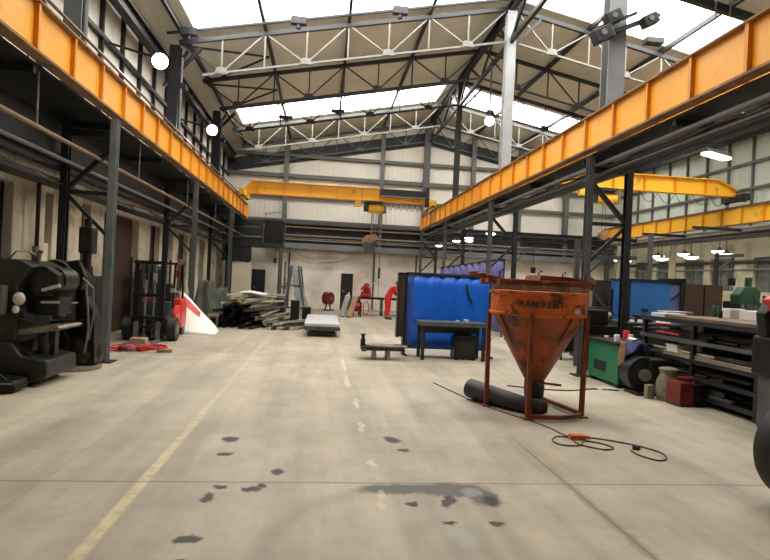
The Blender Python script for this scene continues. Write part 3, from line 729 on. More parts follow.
# pendant control on cable
pc = thing('crane_pendant', 'hanging crane pendant controller on a long thin cable near the far wall', 'pendant controller', (2.62, 25.9, 0))
MB().cyl((0, 0, 2.2), (0, 0, 5.2), .02, n=6).build('cable', M['midgrey'], pc)
MB().box(-.05, .05, -.04, .04, 1.75, 2.25, bevel=.015).build('button_box', M['dark'], pc)
MB().cyl((0, 0, .75), (0, 0, 1.75), .012, n=6).build('chain', M['dark'], pc)
lh = thing('lifting_tackle', 'rusty round pulley block hanging by the far wall crossbeam', 'pulley block', (2.35, 29.2, 3.55))
MB().cyl((0, -.1, .1), (0, .1, .1), .36, n=24).build('sheave', M['rusty_edge'], lh, smooth=True)
MB().box(-.25, .35, -.14, .14, -.35, .1, bevel=.04).build('housing', M['pipe'], lh)
MB().cyl((.1, 0, .3), (.1, 0, 2.4), .03, n=8).build('rope', M['midgrey'], lh)
MB().bar((.1, 0, 1.08), (.1, .46, 1.08), .05).build('bracket', M['dark'], lh)

# ------------------------------------------------------------------ lamps
def flood(loc, aim, label, r=.2, watts=350, arm=(-1.1, 0, .25)):
    t = thing('floodlight', label, 'floodlight', loc, 0, 'round floodlights')
    d = (Vector(aim) - Vector(loc)).normalized()
    MB().cyl(Vector((0, 0, 0)) - d * .22, Vector((0, 0, 0)), r * .7, r * 1.08, 28).build('housing', M['lampbody'], t, smooth=True)
    MB().cyl(Vector((0, 0, 0)), d * .03, r, r, 28).build('lens', M['flood'], t)
    MB().cyl(-d * .2, Vector(arm) - d * .2, .03, n=8).build('bracket', M['dark'], t)
    l = bpy.data.lights.new('floodlight_beam', 'SPOT'); l.energy = watts; l.spot_size = 2.4; l.spot_blend = .8; l.color = (1, .96, .92); l.shadow_soft_size = .2
    lo = bpy.data.objects.new('floodlight_beam', l); COL.objects.link(lo); lo.parent = t
    lo.location = d * .06; lo.rotation_euler = d.to_track_quat('-Z', 'Y').to_euler()
flood((-3.9, 13.3, 6.45), (1.2, 5, 0), 'lit round white floodlight high on the left wall, nearer one', .17, 130)
flood((-3.9, 19.4, 6.47), (1.2, 8, 0), 'lit round white floodlight high on the left wall, further one', .17, 130)
flood((5.42, 18.6, 7.28), (2, 5, 0), 'lit round white floodlight beside the middle tall column', .15, 130, (0, 0, 2.0))
def bay(loc, r, label, zt_=4.36):
    t = thing('high_bay_lamp', label, 'lamp', loc, 0, 'hanging bay lamps')
    MB().lathe([(.05, .16), (.07, .10), (r * .7, .05), (r, .01)], n=24).build('reflector', M['lampbody'], t, smooth=True)
    MB().lathe([(.001, -.36 * r), (r * .4, -.33 * r), (r * .75, -.22 * r), (r * .96, -.02), (r * .96, .01), (.001, .01)], n=24).build('diffuser', M['bay'], t, smooth=True)
    MB().cyl((0, 0, .15), (0, 0, zt_ - loc[2]), .012, n=6).build('stem', M['dark'], t)
rows = [((15.3, 27.6, 3.32), 'first'), ((15.3, 24.2, 3.38), 'second'), ((15.3, 22.3, 3.4), 'third'), ((15.3, 20.2, 3.42), 'fourth'),
        ((14.9, 26.3, 3.2), 'fifth'), ((14.9, 23.3, 3.22), 'sixth'), ((14.9, 21.3, 3.22), 'seventh'), ((14.9, 19.3, 3.25), 'eighth')]
words = ['furthest of the back row', 'second furthest of the back row', 'second nearest of the back row', 'nearest of the back row',
         'furthest of the front row', 'second furthest of the front row', 'second nearest of the front row', 'nearest of the front row']
for (p, _), w in zip(rows, words): bay(p, .29, 'lit hanging lamp below the far right runway beam, ' + w, 4.36 if p[0] > 15 else 3.93)
for i, (y, x, w) in enumerate(((26.2, 5.45, 'furthest'), (22.7, 5.45, 'second furthest'), (22.2, 5.85, 'middle'), (20.9, 5.5, 'second nearest'), (18.6, 5.65, 'nearest'))):
    bay((x, y, 3.45), .17, 'small lit lamp under the right aisle beam, ' + w + ' of five', 4.36)
tf = thing('strip_lamp', 'long lit lamp hanging in the right bay under the dark pipes', 'lamp', (9.05, 12.2, 5.0), -1.15)
MB().prism([(-.1, .0), (.1, .0), (.05, .1), (-.05, .1)], 'Y', -.5, .5).build('housing', M['lampbody'], tf)
MB().box(-.11, .11, -.46, .46, -.07, .0, bevel=.03).build('diffuser', M['bay'], tf)
MB().cyl((0, -.3, .1), (0, -.3, 4.8), .01, n=6).build('stem', M['dark'], tf); MB().cyl((0, .3, .1), (0, .3, 4.8), .01, n=6).build('stem', M['dark'], tf)

# ------------------------------------------------------------------ concrete hopper
HX, HY, HR = 3.0, 7.5, .645
hp = thing('concrete_hopper', 'rusty orange round concrete hopper with cone bottom standing on thin legs', 'hopper', (HX, HY, 0))
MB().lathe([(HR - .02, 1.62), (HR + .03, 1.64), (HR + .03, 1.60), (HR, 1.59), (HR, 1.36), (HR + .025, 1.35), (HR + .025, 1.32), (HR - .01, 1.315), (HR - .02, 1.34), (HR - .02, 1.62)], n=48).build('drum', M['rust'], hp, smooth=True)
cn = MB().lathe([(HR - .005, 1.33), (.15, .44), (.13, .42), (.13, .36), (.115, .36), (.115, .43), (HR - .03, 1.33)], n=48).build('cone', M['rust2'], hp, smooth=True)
for k_ in range(8):
    a = k_ * PI / 4 + .35
    p0 = Vector((math.cos(a) * (HR - .0), math.sin(a) * (HR - .0), 1.31)); p1 = Vector((math.cos(a) * .40, math.sin(a) * .40, .93))
    if k_ % 2 == 0: MB().bar(p0, p1, .02, .05).build('rib', M['rustframe'], cn)
legs = [(-.62, .17), (-.30, -.57), (.50, -.41), (.33, .55)]
for i, (lx, ly) in enumerate(legs):
    g = MB().bar((lx, ly, 0.03), (lx * 1.03, ly * 1.03, 1.36), .055, .055)
    g.box(lx - .07, lx + .07, ly - .07, ly + .07, 0, .02)
    g.build('leg', M['rustframe'], hp)
base = MB(); arc = []
a0, a1 = math.atan2(-.57, -.30), math.atan2(-.41, .50)
for q in range(13):
    a = a0 + (a1 - a0) * q / 12; arc.append((.645 * math.cos(a), .645 * math.sin(a), .045))
for p, q in zip(arc, arc[1:]): base.bar(p, q, .05, .05)
base.build('base_ring', M['rustframe'], hp)
MB().bar((-.30, -.55, .06), (.33, .52, .06), .05).build('base_bar', M['rustframe'], hp)
MB().bar((-.1, .1, .08), (.33, .52, .08), .05).build('base_bar', M['rustframe'], hp)
MB().bar((.50, -.41, .05), (.33, .55, .05), .05).build('base_bar', M['rustframe'], hp)
lid = MB(); lid.lathe([(HR - .1, 1.645), (HR - .02, 1.645), (HR - .02, 1.72), (HR - .1, 1.72)], n=40)
lid.build('collar', M['bag'], hp)
fr = MB()
for yy in (-.42, .38): fr.box(-.72, .60, yy - .05, yy + .05, 1.71, 1.79)
for xx in (-.6, -.1, .55): fr.box(xx - .04, xx + .04, -.5, .5, 1.72, 1.775)
fr.box(-.75, .1, -.08, .08, 1.73, 1.80)
fr.build('fork_frame', M['rustframe'], hp, bevel=.006)
MB().prism([(-.12, 1.785), (.5, 1.785), (.62, 1.80), (.3, 1.85), (-.1, 1.86)], 'Y', -.3, .25).build('lid', M['rust2'], hp)
bx = MB()
for q in range(7): bx.ball((-.72 - .05 * q, -.25 + .05 * (q % 3), 1.79 + .02 * (q % 2) + .01 * q), .04, (1.3, .7, .7), 8)
bx.bar((-.65, -.3, 1.8), (-1.05, -.2, 1.83), .05, .03)
bx.build('chain', M['rustframe'], hp)
for (x, y) in ((-.50, .2), (.03, .1), (.45, .25), (.62, -.1)):
    MB().tube([(x, y, 1.78), (x, y, 1.90), (x + .03, y, 1.93), (x + .05, y, 1.91)], .011, 6).build('hook', M['dark'], hp)
lv_ = MB().bar((.62, -.25, 1.75), (1.10, .15, 1.42), .03).bar((1.10, .15, 1.42), (1.28, .3, 1.36), .02)
lv_.build('lever', M['dark'], hp)
MB().lathe([(.135, .45), (.14, .3), (.125, .12), (.11, .10), (.12, .3), (.12, .44)], n=20).build('outlet_sleeve', M['rubber'], hp, smooth=True)
MB().bar((-.02, -.14, .40), (.3, -.2, .38), .03).build('gate_handle', M['rustframe'], cn)
def bent_text(txt, size, x0, z0, R, name, parent, m_):
    cu = bpy.data.curves.new(name, 'FONT'); cu.body = txt; cu.size = size; cu.extrude = 0.001; cu.space_character = 1.12; cu.offset = size * .035
    o = bpy.data.objects.new(name + '_src', cu); COL.objects.link(o)
    bpy.context.view_layer.update()
    dg = bpy.context.evaluated_depsgraph_get()
    me = bpy.data.meshes.new_from_object(o.evaluated_get(dg)); bpy.data.objects.remove(o)
    bm = bmesh.new(); bm.from_mesh(me)
    bmesh.ops.subdivide_edges(bm, edges=[e for e in bm.edges if e.calc_length() > size * .3], cuts=2)
    for v in bm.verts:
        a = (x0 + v.co.x) / R; d = R + .003 + v.co.z
        v.co = Vector((d * math.sin(a), -d * math.cos(a), z0 + v.co.y))
    bm.to_mesh(me); bm.free(); me.materials.clear(); me.materials.append(m_)
    r = bpy.data.objects.new(name, me); COL.objects.link(r); r.parent = parent
    return r
bent_text('RAMIRENT', .112, -.485, 1.44, HR, 'lettering', hp, M['ink'])
def patch(a0, a1, z0, z1, r0, r1, name, m_, par):
    g = MB(); n_ = 5
    g.grid(lambda u, v: ((r0 + (r1 - r0) * v + .004) * math.sin(a0 + (a1 - a0) * u), -(r0 + (r1 - r0) * v + .004) * math.cos(a0 + (a1 - a0) * u), z0 + (z1 - z0) * v), n_, 1)
    return g.build(name, m_, par)
patch(.42, .58, 1.37, 1.43, HR, HR, 'label', M['label'], hp)
patch(.42, .60, 1.46, 1.49, HR, HR, 'label', M['ink'], hp)
patch(.25, .5, .925, .96, .378, .398, 'label', M['label'], cn)
patch(1.0, 1.12, .93, 1.05, .38, .455, 'label', M['card'], cn)

hose = tag(MB().tube([(-.74 + HX, .60 + HY, .16), (-.60 + HX, .36 + HY, .14), (-.40 + HX, .05 + HY, .125), (-.22 + HX, -.20 + HY, .11), (-.06 + HX, -.27 + HY, .10), (HX + .06, HY - .27, .10)], [.14, .14, .125, .11, .10, .09], 18).build('rubber_hose', M['rubber'], smooth=True),
           'thick black rubber hose lying on the floor under the orange hopper', 'hose')

# extension cable with orange connector
def curve_pts(P, n=6):
    P = [Vector(p) for p in P]; out = []
    for i in range(len(P) - 1):
        p0, p1, p2, p3 = P[max(i - 1, 0)], P[i], P[i + 1], P[min(i + 2, len(P) - 1)]
        for k in range(n):
            t = k / n; out.append(.5 * ((2 * p1) + (-p0 + p2) * t + (2 * p0 - 5 * p1 + 4 * p2 - p3) * t * t + (-p0 + 3 * p1 - 3 * p2 + p3) * t ** 3))
    out.append(P[-1]); return out
Z = .009
ex = thing('extension_cable', 'thin brown extension cable coiled on the floor with an orange socket block', 'cable', (2.95, 6.05, 0))
def fl(pts): return [(x - 2.95, y - 6.05, Z) for x, y in pts]
MB().tube(curve_pts(fl([(1.95, 9.3), (2.1, 8.6), (2.35, 7.6), (2.76, 6.68), (2.86, 6.2), (2.93, 6.08)])), .0075, 6).build('cable', M['cablem'], ex)
MB().tube(curve_pts(fl([(2.93, 6.06), (2.75, 6.12), (2.62, 5.95), (2.66, 5.8), (2.85, 5.78), (3.0, 5.95), (3.16, 5.85), (3.2, 5.7), (3.05, 5.65), (2.86, 5.86), (3.0, 6.12), (3.4, 5.93), (3.64, 5.62), (3.6, 5.38), (3.46, 5.3), (3.36, 5.45), (3.35, 5.62)])), .0085, 6).build('cable', M['cablem'], ex)
MB().box(-.09, .09, -.05, .05, 0, .055, bevel=.015).box(.09, .15, -.02, .02, .01, .04, bevel=.008).build('socket_block', M['orange'], ex)
MB().cyl((.46, -.36, .025), (.53, -.38, .025), .024, n=12).build('plug', M['rubber'], ex)
tag(MB().tube(curve_pts([(3.2, 9.2, Z), (3.7, 8.95, Z), (4.2, 8.9, Z), (4.7, 9.1, Z), (5.1, 9.0, Z)]), .012, 6).build('hose_line', M['rubber']), 'thin black hose on the floor running from hopper to the green cabinet', 'hose')

# ------------------------------------------------------------------ welding booth
wb = thing('welding_screen', 'large bright blue welding curtain on a frame beside the orange hopper', 'welding screen', (2.9, 12.85, 0))
MB().grid(lambda u, v: (-.93 + 1.98 * u, .012 * math.sin(u * 34) + .006 * math.sin(u * 71 + v * 3), .14 + 1.72 * v), 80, 6).build('curtain', M['blue'], wb, smooth=True, solid=.006)
g = MB()
g.box(-.96, 1.08, -.03, .03, 1.86, 1.91); g.box(-.96, -.92, -.03, .03, 0, 1.9); g.box(1.04, 1.08, -.03, .03, 0, 1.9)
g.box(-.96, -.92, -.35, .35, 0, .04); g.box(1.04, 1.08, -.35, .35, 0, .04)
g.build('frame', M['brownframe'], wb)
MB().box(-.80, -.78, -.03, -.012, .15, 1.86).box(-.86, -.84, -.03, -.012, .15, 1.86).build('seam', M['blue3'], wb)
for (x, z) in ((-.70, .95), (-.74, .62)): MB().box(x - .03, x + .03, -.026, -.02, z - .07, z + .05).build('patch', M['blue3'], wb)
MB().tube([(.48, -.03, 1.68), (.50, -.04, 1.5), (.56, -.04, 1.35), (.64, -.04, 1.22)], [.02, .028, .028, .01], 8).build('strap', M['rubber'], wb)
wg = thing('screen_wing', 'dark brown side wing standing at the left edge of the blue curtain', 'welding screen', (1.86, 12.7, 0))
MB().box(-.09, .07, -.02, .22, .42, 1.86, bevel=.02).build('panel', M['brownframe'], wg)
MB().box(-.11, -.08, -.03, .24, .40, 1.89).box(.04, .07, -.03, .24, 0, 1.89).box(-.11, .07, -.03, .24, 1.86, 1.89).build('frame', M['machine2'], wg)
tb = thing('work_table', 'dark steel work table standing in front of the blue curtain', 'table', (2.93, 12.3, 0))
MB().box(-.76, .76, -.3, .3, .74, .84, bevel=.01).build('tabletop', M['grey'], tb)
for x in (-.68, .68):
    for y in (-.26, .26): MB().box(x - .035, x + .035, y - .035, y + .035, 0, .74).build('leg', M['dark'], tb)
MB().box(-.72, .72, .22, .26, .55, .72).build('apron', M['dark'], tb)
for (x, w_, lab) in ((3.25, .05, 'small grey clamp on the right of the dark work table'), (3.05, .03, 'little steel offcut on the dark work table')):
    tag(MB().box(x - w_, x + w_, 12.15, 12.3, .842, .842 + w_ * 1.2, bevel=.01).build('steel_offcut', M['silver']), lab, 'offcut')
bk = thing('black_cabinet', 'black box cabinet on the floor under the dark work table', 'cabinet', (3.24, 12.32, 0))
MB().prism([(-.26, .03), (.26, .03), (.26, .5), (.2, .55), (-.2, .55), (-.26, .47)], 'Y', -.18, .2).build('body', M['black'], bk, bevel=.01)
MB().box(-.2, .2, -.19, -.175, .12, .42).build('front_panel', M['machine'], bk)
for x in (-.2, .2): MB().box(x - .04, x + .04, -.15, .15, 0, .03).build('foot', M['rubber'], bk)
# low trestle with offcuts
tr = thing('low_trestle', 'low steel trestle left of the blue curtain', 'trestle', (1.4, 12.0, 0))
MB().box(-.5, .42, -.25, -.19, .2, .27).box(-.5, .42, .19, .25, .2, .27).build('rails', M['dark'], tr)
for x in (-.22, .08): MB().box(x - .035, x + .035, -.22, .22, 0, .2).build('leg', M['midgrey'], tr)
MB().box(-.5, -.4, -.28, .28, .18, .24).build('end_bar', M['grey'], tr)
for i in range(9):
    x0 = -.5 + random.random() * .2; l = .6 + random.random() * .35; y = -.22 + i * .05; z = .286
    tag(MB().box(1.4 + x0, 1.4 + x0 + l, 12 + y - .022, 12 + y + .022, z - .014, z + .014).build('steel_offcut', M[('steelbar', 'steelbar2', 'steelbar3')[i % 3]]),
        'short steel bar lying on the low trestle left of the blue curtain', 'steel bar', 'bars on the low trestle')
cp = thing('bench_clamp', 'small black clamp standing on the left end of the low trestle', 'clamp', (.93, 11.9, .27))
MB().box(-.05, .05, -.05, .05, 0, .16, bevel=.01).cyl((0, 0, .15), (0, 0, .27), .035, n=12).build('body', M['black'], cp)
MB().cyl((-.07, 0, .25), (.07, 0, .25), .012, n=8).build('handle', M['midgrey'], cp)

pp = thing('purple_curtain', 'purple welding curtain hanging behind the blue one near the column', 'welding screen', (5.35, 20.4, 0))
MB().grid(lambda u, v: (-.42 + .98 * u + .03 * math.sin(u * 60), 2.6 - 5.2 * u, .15 + (2.16 + .24 * u) * v), 90, 5).build('curtain', M['purple'], pp, smooth=True, solid=.006)
g = MB(); g.bar((-.42, 2.6, 2.33), (.56, -2.6, 2.57), .04)
for u in (0, 1): g.bar((-.42 + .98 * u, 2.6 - 5.2 * u, 0), (-.42 + .98 * u, 2.6 - 5.2 * u, 2.33 + .24 * u), .04)
g.build('frame', M['dark'], pp)

# ------------------------------------------------------------------ far end items
def skin_body(name, joints, edges, m_, parent, sub=2):
    me = bpy.data.meshes.new(name); me.from_pydata([j[0] for j in joints], edges, [])
    o = bpy.data.objects.new(name, me); COL.objects.link(o)
    sk = o.modifiers.new('skin', 'SKIN'); sk.use_smooth_shade = True
    me.skin_vertices[0]
    for i, j in enumerate(joints):
        r = j[1]; me.skin_vertices[0].data[i].radius = (r, r) if not isinstance(r, tuple) else r
        me.skin_vertices[0].data[i].use_root = (i == 0)
    sb = o.modifiers.new('sub', 'SUBSURF'); sb.levels = sub; sb.render_levels = sub
    bpy.context.view_layer.update()
    dg = bpy.context.evaluated_depsgraph_get(); m2 = bpy.data.meshes.new_from_object(o.evaluated_get(dg)); m2.name = name
    for p in m2.polygons: p.use_smooth = True
    m2.materials.clear(); m2.materials.append(m_)
    bpy.data.objects.remove(o)
    r = bpy.data.objects.new(name, m2); COL.objects.link(r); r.parent = parent
    return r
pe = thing('person', 'person in red overalls bending forward over the bench near the far wall', 'person', (2.90, 24.3, 0), 0)
pe.scale = (1.1, 1.3, 1.04)
# body leaning to the right (+X), both arms reaching down to the bench
J = [((0, 0, .88), (.15, .12)), ((.06, 0, 1.05), (.14, .11)), ((.15, 0, 1.22), (.165, .12)), ((.24, 0, 1.34), (.15, .10)), ((.30, 0, 1.39), .055), ((.36, 0, 1.46), (.085, .085)), ((.40, 0, 1.52), (.085, .085)),
     ((-.01, -.10, .84), .095), ((.03, -.12, .47), .065), ((-.02, -.13, .10), .045), ((.12, -.14, .04), .042),
     ((-.01, .10, .84), .095), ((.02, .13, .47), .065), ((-.04, .14, .10), .045), ((.10, .15, .04), .042),
     ((.24, -.19, 1.31), .06), ((.33, -.25, 1.07), .045), ((.50, -.20, .96), .033), ((.56, -.19, .94), .036),
     ((.24, .19, 1.31), .06), ((.33, .25, 1.07), .045), ((.50, .20, .96), .033), ((.56, .19, .94), .036)]
Ed = [(0, 1), (1, 2), (2, 3), (3, 4), (4, 5), (5, 6), (0, 7), (7, 8), (8, 9), (9, 10), (0, 11), (11, 12), (12, 13), (13, 14), (3, 15), (15, 16), (16, 17), (17, 18), (3, 19), (19, 20), (20, 21), (21, 22)]
for hi, sy in ((18, -1), (22, 1)):
    hx, hy, hz = J[hi][0]
    for f_, (dy, ln) in enumerate(((-.03, .06), (-.01, .075), (.012, .07), (.032, .055))):
        b0 = len(J); J.append(((hx + .03, hy + dy, hz - .005), .010)); J.append(((hx + .03 + ln * .6, hy + dy * 1.1, hz - .02), .009)); J.append(((hx + .03 + ln * .85, hy + dy * 1.1, hz - .05), .008))
        Ed += [(hi, b0), (b0, b0 + 1), (b0 + 1, b0 + 2)]
    b0 = len(J); J.append(((hx, hy - sy * .045, hz), .011)); J.append(((hx + .03, hy - sy * .065, hz - .02), .009)); Ed += [(hi, b0), (b0, b0 + 1)]
skin_body('body', J, Ed, M['skin'], pe)
# coverall: slightly larger surface over torso, arms and legs
JC = [(Vector(p), (r[0] + .02, r[1] + .02) if isinstance(r, tuple) else r + .02) for p, r in J[:5]]
JC[4] = (Vector((.27, 0, 1.37)), .075)
LC = [J[7], J[8], ((-.02, -.13, .13), .045)], [J[11], J[12], ((-.04, .14, .13), .045)], [J[15], J[16], ((.47, -.21, .975), .034)], [J[19], J[20], ((.47, .21, .975), .034)]
ec = [(0, 1), (1, 2), (2, 3), (3, 4)]
for li, ch in enumerate(LC):
    root = 0 if li < 2 else 3; prev = root
    for p, r in ch: JC.append((Vector(p), r + .034)); ec.append((prev, len(JC) - 1)); prev = len(JC) - 1
skin_body('overalls', [(tuple(p), r) for p, r in JC], ec, M['redcloth'], pe)
hh = MB().ball((.385, 0, 1.535), .1, (1.02, .98, .95), 16); hh.build('cap', M['darkred'], pe, smooth=True)
MB().ball((.475, -.035, 1.475), .012).ball((.475, .035, 1.475), .012).build('eyes', M['boot'], pe)
for y in (-.13, .15): MB().box(-.08, .16, y - .05, y + .05, 0, .09, bevel=.03).build('boot', M['boot'], pe)

bn = thing('far_workbench', 'dark steel workbench in front of the far wall behind the bending person', 'workbench', (2.75, 26.4, 0))
MB().box(-1.0, 1.3, -.35, .35, .76, .86).build('benchtop', M['machine2'], bn)
for x in (-.95, .1, 1.2): MB().box(x - .04, x + .04, -.3, .3, 0, .76).build('leg', M['grey'], bn)
MB().box(-.9, 1.2, -.3, .3, .2, .24).build('shelf', M['glassy'], bn)
vs = thing('red_machine', 'small red bench machine with handles on the left end of the far workbench', 'machine', (2.08, 26.35, .862))
vs.scale = (1.25, 1.25, 1.1)
MB().box(-.2, .2, -.14, .14, 0, .12).prism([(-.18, .1), (.2, .1), (.16, .5), (.02, .62), (-.1, .5), (-.2, .35)], 'Y', -.1, .1).build('body', M['red'], vs, bevel=.02)
MB().cyl((.1, -.11, .42), (.28, -.2, .62), .02).cyl((-.1, -.12, .3), (-.22, -.2, .2), .02).build('handle', M['silver'], vs)
MB().cyl((.0, -.16, .3), (0, -.1, .3), .12, n=20).build('handwheel', M['darkred'], vs)
rm = thing('red_compressor', 'red compressor with a coiled hose on the floor left of the far workbench', 'compressor', (1.72, 25.2, 0))
MB().cyl((-.3, 0, .42), (.12, 0, .42), .2, n=20).build('tank', M['red'], rm, smooth=True)
MB().box(-.2, .05, -.1, .1, .6, .78, bevel=.02).build('motor', M['darkred'], rm)
MB().cyl((-.25, -.14, 0), (-.25, -.14, .3), .02).cyl((-.25, .14, 0), (-.25, .14, .3), .02).cyl((.08, -.14, 0), (.08, -.14, .3), .02).cyl((.08, .14, 0), (.08, .14, .3), .02).build('leg', M['dark'], rm)
MB().tube([(.32 + .12 * math.cos(u), -.05, .38 + .3 * math.sin(u)) for u in [k * .4 for k in range(30)]], .02, 6).build('hose', M['red'], rm)
for (x, y, dx, m_, lab) in ((.93, 24.3, .26, 'cylgrey', 'grey gas cylinder leaning at the far end, left of its tan neighbour'), (1.23, 24.25, .3, 'cyl', 'tan gas cylinder leaning at the far end, right of its neighbour')):
    g = thing('gas_cylinder', lab, 'gas cylinder', (x, y, 0))
    d = Vector((dx, .25, .95)).normalized(); p = Vector((0, 0, .035))
    MB().cyl(p, p + d * .92, .13, n=20).cyl(p + d * .92, p + d * 1.02, .13, .05, n=20).build('body', M[m_], g, smooth=True)
    MB().cyl(p + d * 1.02, p + d * 1.12, .03, n=10).build('valve', M['bright'], g)
# support frame for cylinders
cf = thing('cylinder_rack', 'low steel rack the two leaning gas cylinders rest on', 'rack', (1.3, 24.75, 0))
MB().box(-.4, .5, -.03, .03, .62, .67).box(-.38, -.33, -.03, .3, 0, .65).box(.43, .48, -.03, .3, 0, .65).build('frame', M['dark'], cf)
rl = thing('hose_reel', 'round dark red hose reel on a stand against the far wall', 'hose reel', (.38, 28.9, 0), .9)
MB().cyl((-.02, -.14, .62), (-.02, .14, .62), .3, n=28).build('drum', M['darkred'], rl, smooth=True)
MB().cyl((-.02, -.16, .62), (-.02, -.14, .62), .33, n=28).cyl((-.02, .14, .62), (-.02, .16, .62), .33, n=28).build('flange', M['darkred'], rl, smooth=True)
MB().box(-.3, .3, -.2, .2, 0, .05).bar((-.25, 0, .03), (-.02, 0, .6), .05).bar((.22, 0, .03), (-.02, 0, .6), .05).build('stand', M['dark'], rl)
MB().cyl((0, -.22, .62), (0, .0, .62), .07, n=14).build('hub', M['rusty_edge'], rl)

# stacked galvanised sheets
sh = thing('sheet_stack', 'stack of pale galvanised sheets on timber bearers in mid aisle', 'sheet stack', (.08, 17.8, 0))
for i in range(7):
    o_ = (random.random() - .5) * .03
    MB().box(-.5 + o_, .5 + o_, -1.9 + o_, 1.9 + o_, .19 + i * .028, .19 + i * .028 + .022).build('sheet', M['silver'] if i > 3 else M['grey'], sh)
for y in (-1.5, -.5, .5, 1.5): MB().box(-.4, .4, y - .06, y + .06, 0, .10).build('bearer', M['wood'], sh)
MB().box(-.35, .35, -1.8, 1.8, .10, .19).build('pallet_top', M['steelbar3'], sh)

# pile of steel sections
random.seed(5)
def section(p, d, l, kind, s, m_, label, grp):
    d = Vector(d).normalized(); a = Vector(p) - d * l / 2; b = Vector(p) + d * l / 2
    g = MB()
    if kind == 0: g.ibeam(a, b, s, s * 1.2, .012)
    elif kind == 1: g.bar(a, b, s, s * .8)
    elif kind == 2: g.cyl(a, b, s * .45, n=12)
    else:
        g.bar(a, b, s, .012); sx = d.cross(Vector((0, 0, 1))).normalized() * s / 2
        g.bar(a + sx + Vector((0, 0, s * .4)), b + sx + Vector((0, 0, s * .4)), .012, s * .8)
    o = g.build('steel_section', M[m_]); return tag(o, label, 'steel section', grp)
zz = .006
for k in range(9):
    a = (.22, .10, .32, .05, .30, .16, .36, .12, .42)[k]; s = .10
    xa, xb = -3.35 + .10 * k, -1.25 - .10 * k
    nb = 9 - (k // 2)
    for i in range(nb):
        x = xa + (xb - xa) * (i + .5) / nb + (random.random() - .5) * .04; y = 19.5 + (random.random() - .5) * .7; l = 2.9 + random.random() * 1.2 - .08 * k
        pale = k > 5 or (k > 3 and i % 3 == 0) or (i >= nb - 2 and k > 0)
        aa = a + (random.random() - .5) * .06
        section((x, y, zz + s * .55), (math.sin(aa), math.cos(aa), 0), l, (1, 0, 3, 2)[(i + k) % 4] if pale else (0, 1)[i % 2], s * .92, 'steelbar2' if pale and i % 3 else 'steelbar' if pale else 'steelbar3',
                'pale dusty steel section in the layered heap left of the aisle' if pale else 'black steel section in the layered heap left of the aisle', 'pale sections in the heap' if pale else 'black sections in the heap')
    zz += s * 1.14
for i in range(10):
    a = .32 + .035 * i
    section((-.98 + (i % 5) * .19, 18.9 - (i // 5) * .1, .055 + .115 * (i // 5)), (math.sin(a), math.cos(a), 0), 2.8 + random.random() * .5, i % 3, .09, 'steelbar2' if i % 3 else 'steelbar',
            'pale steel bar fanned out on the floor at the right of the heap', 'bars fanned at the heap edge')
tag(MB().grid(lambda u, v: (-2.65 + .85 * u, 18.6 + .8 * v, 1.06 + .03 * math.sin(u * 5) + .02 * v), 10, 6).build('white_board', M['white'], solid=.03), 'white board lying flat on top of the steel heap', 'board')
for (x, y, w_, h, m_, lab) in ((-.92, 20.6, .3, .82, 'black', 'tall black steel bin behind the right end of the steel heap'), (-.5, 20.6, .3, .6, 'black', 'low black steel bin right of the tall one'),
                               (-1.55, 21.2, .4, .85, 'brownframe', 'brown crate behind the steel heap'), ):
    b_ = thing('steel_bin', lab, 'bin', (x, y, 0))
    MB().box(-w_ / 2, w_ / 2, -w_ / 2, -w_ / 2 + .03, .04, h).box(-w_ / 2, w_ / 2, w_ / 2 - .03, w_ / 2, .04, h).box(-w_ / 2, -w_ / 2 + .03, -w_ / 2, w_ / 2, .04, h).box(w_ / 2 - .03, w_ / 2, -w_ / 2, w_ / 2, .04, h).box(-w_ / 2, w_ / 2, -w_ / 2, w_ / 2, .03, .07).build('body', M[m_], b_)
    MB().box(-w_ / 2 - .02, w_ / 2 + .02, -w_ / 2 - .02, w_ / 2 + .02, h - .03, h).build('rim', M['steelbar'], b_)
    for xx in (-1, 1): MB().box(xx * w_ * .35 - .03, xx * w_ * .35 + .03, -w_ / 2, w_ / 2, 0, .03).build('foot', M['dark'], b_)
# A-frame with grey sheets
af = thing('sheet_rack', 'upright steel rack with grey sheets leaning on it by the far left', 'rack', (-.95, 23.0, 0))
MB().bar((-.55, 0, 0), (-.3, 0, 2.1), .07).bar((.35, 0, 0), (-.02, 0, 2.1), .07).bar((-.55, .9, 0), (-.3, .9, 2.1), .07).bar((.35, .9, 0), (.05, .9, 2.1), .07).bar((-.5, .0, .4), (.3, .0, .4), .06).bar((-.4, 0, 1.3), (.15, 0, 1.3), .05).bar((-.3, 0, 2.05), (-.3, .9, 2.05), .05).build('frame', M['grey'], af)
for i in range(3): MB().prism([(-.30 + i * .05, 2.0 - i * .5), (-.02 + i * .07, 1.95 - i * .5), (.5 + i * .1, .22), (.05 + i * .1, .05)], 'Y', .02 + i * .1, .06 + i * .1).build('sheet', M['glassy'], af)
ot = thing('sheet_rack', 'narrow steel post rack left of the grey sheet rack, far end', 'rack', (-1.75, 24.5, 0))
MB().bar((-.1, 0, 0), (-.1, 0, 2.9), .09).bar((.15, 0, 0), (.15, 0, 2.3), .07).bar((-.1, 0, 1.2), (.15, 0, 1.2), .06).bar((-.1, 0, .3), (.35, 0, 1.6), .05).build('frame', M['grey'], ot)
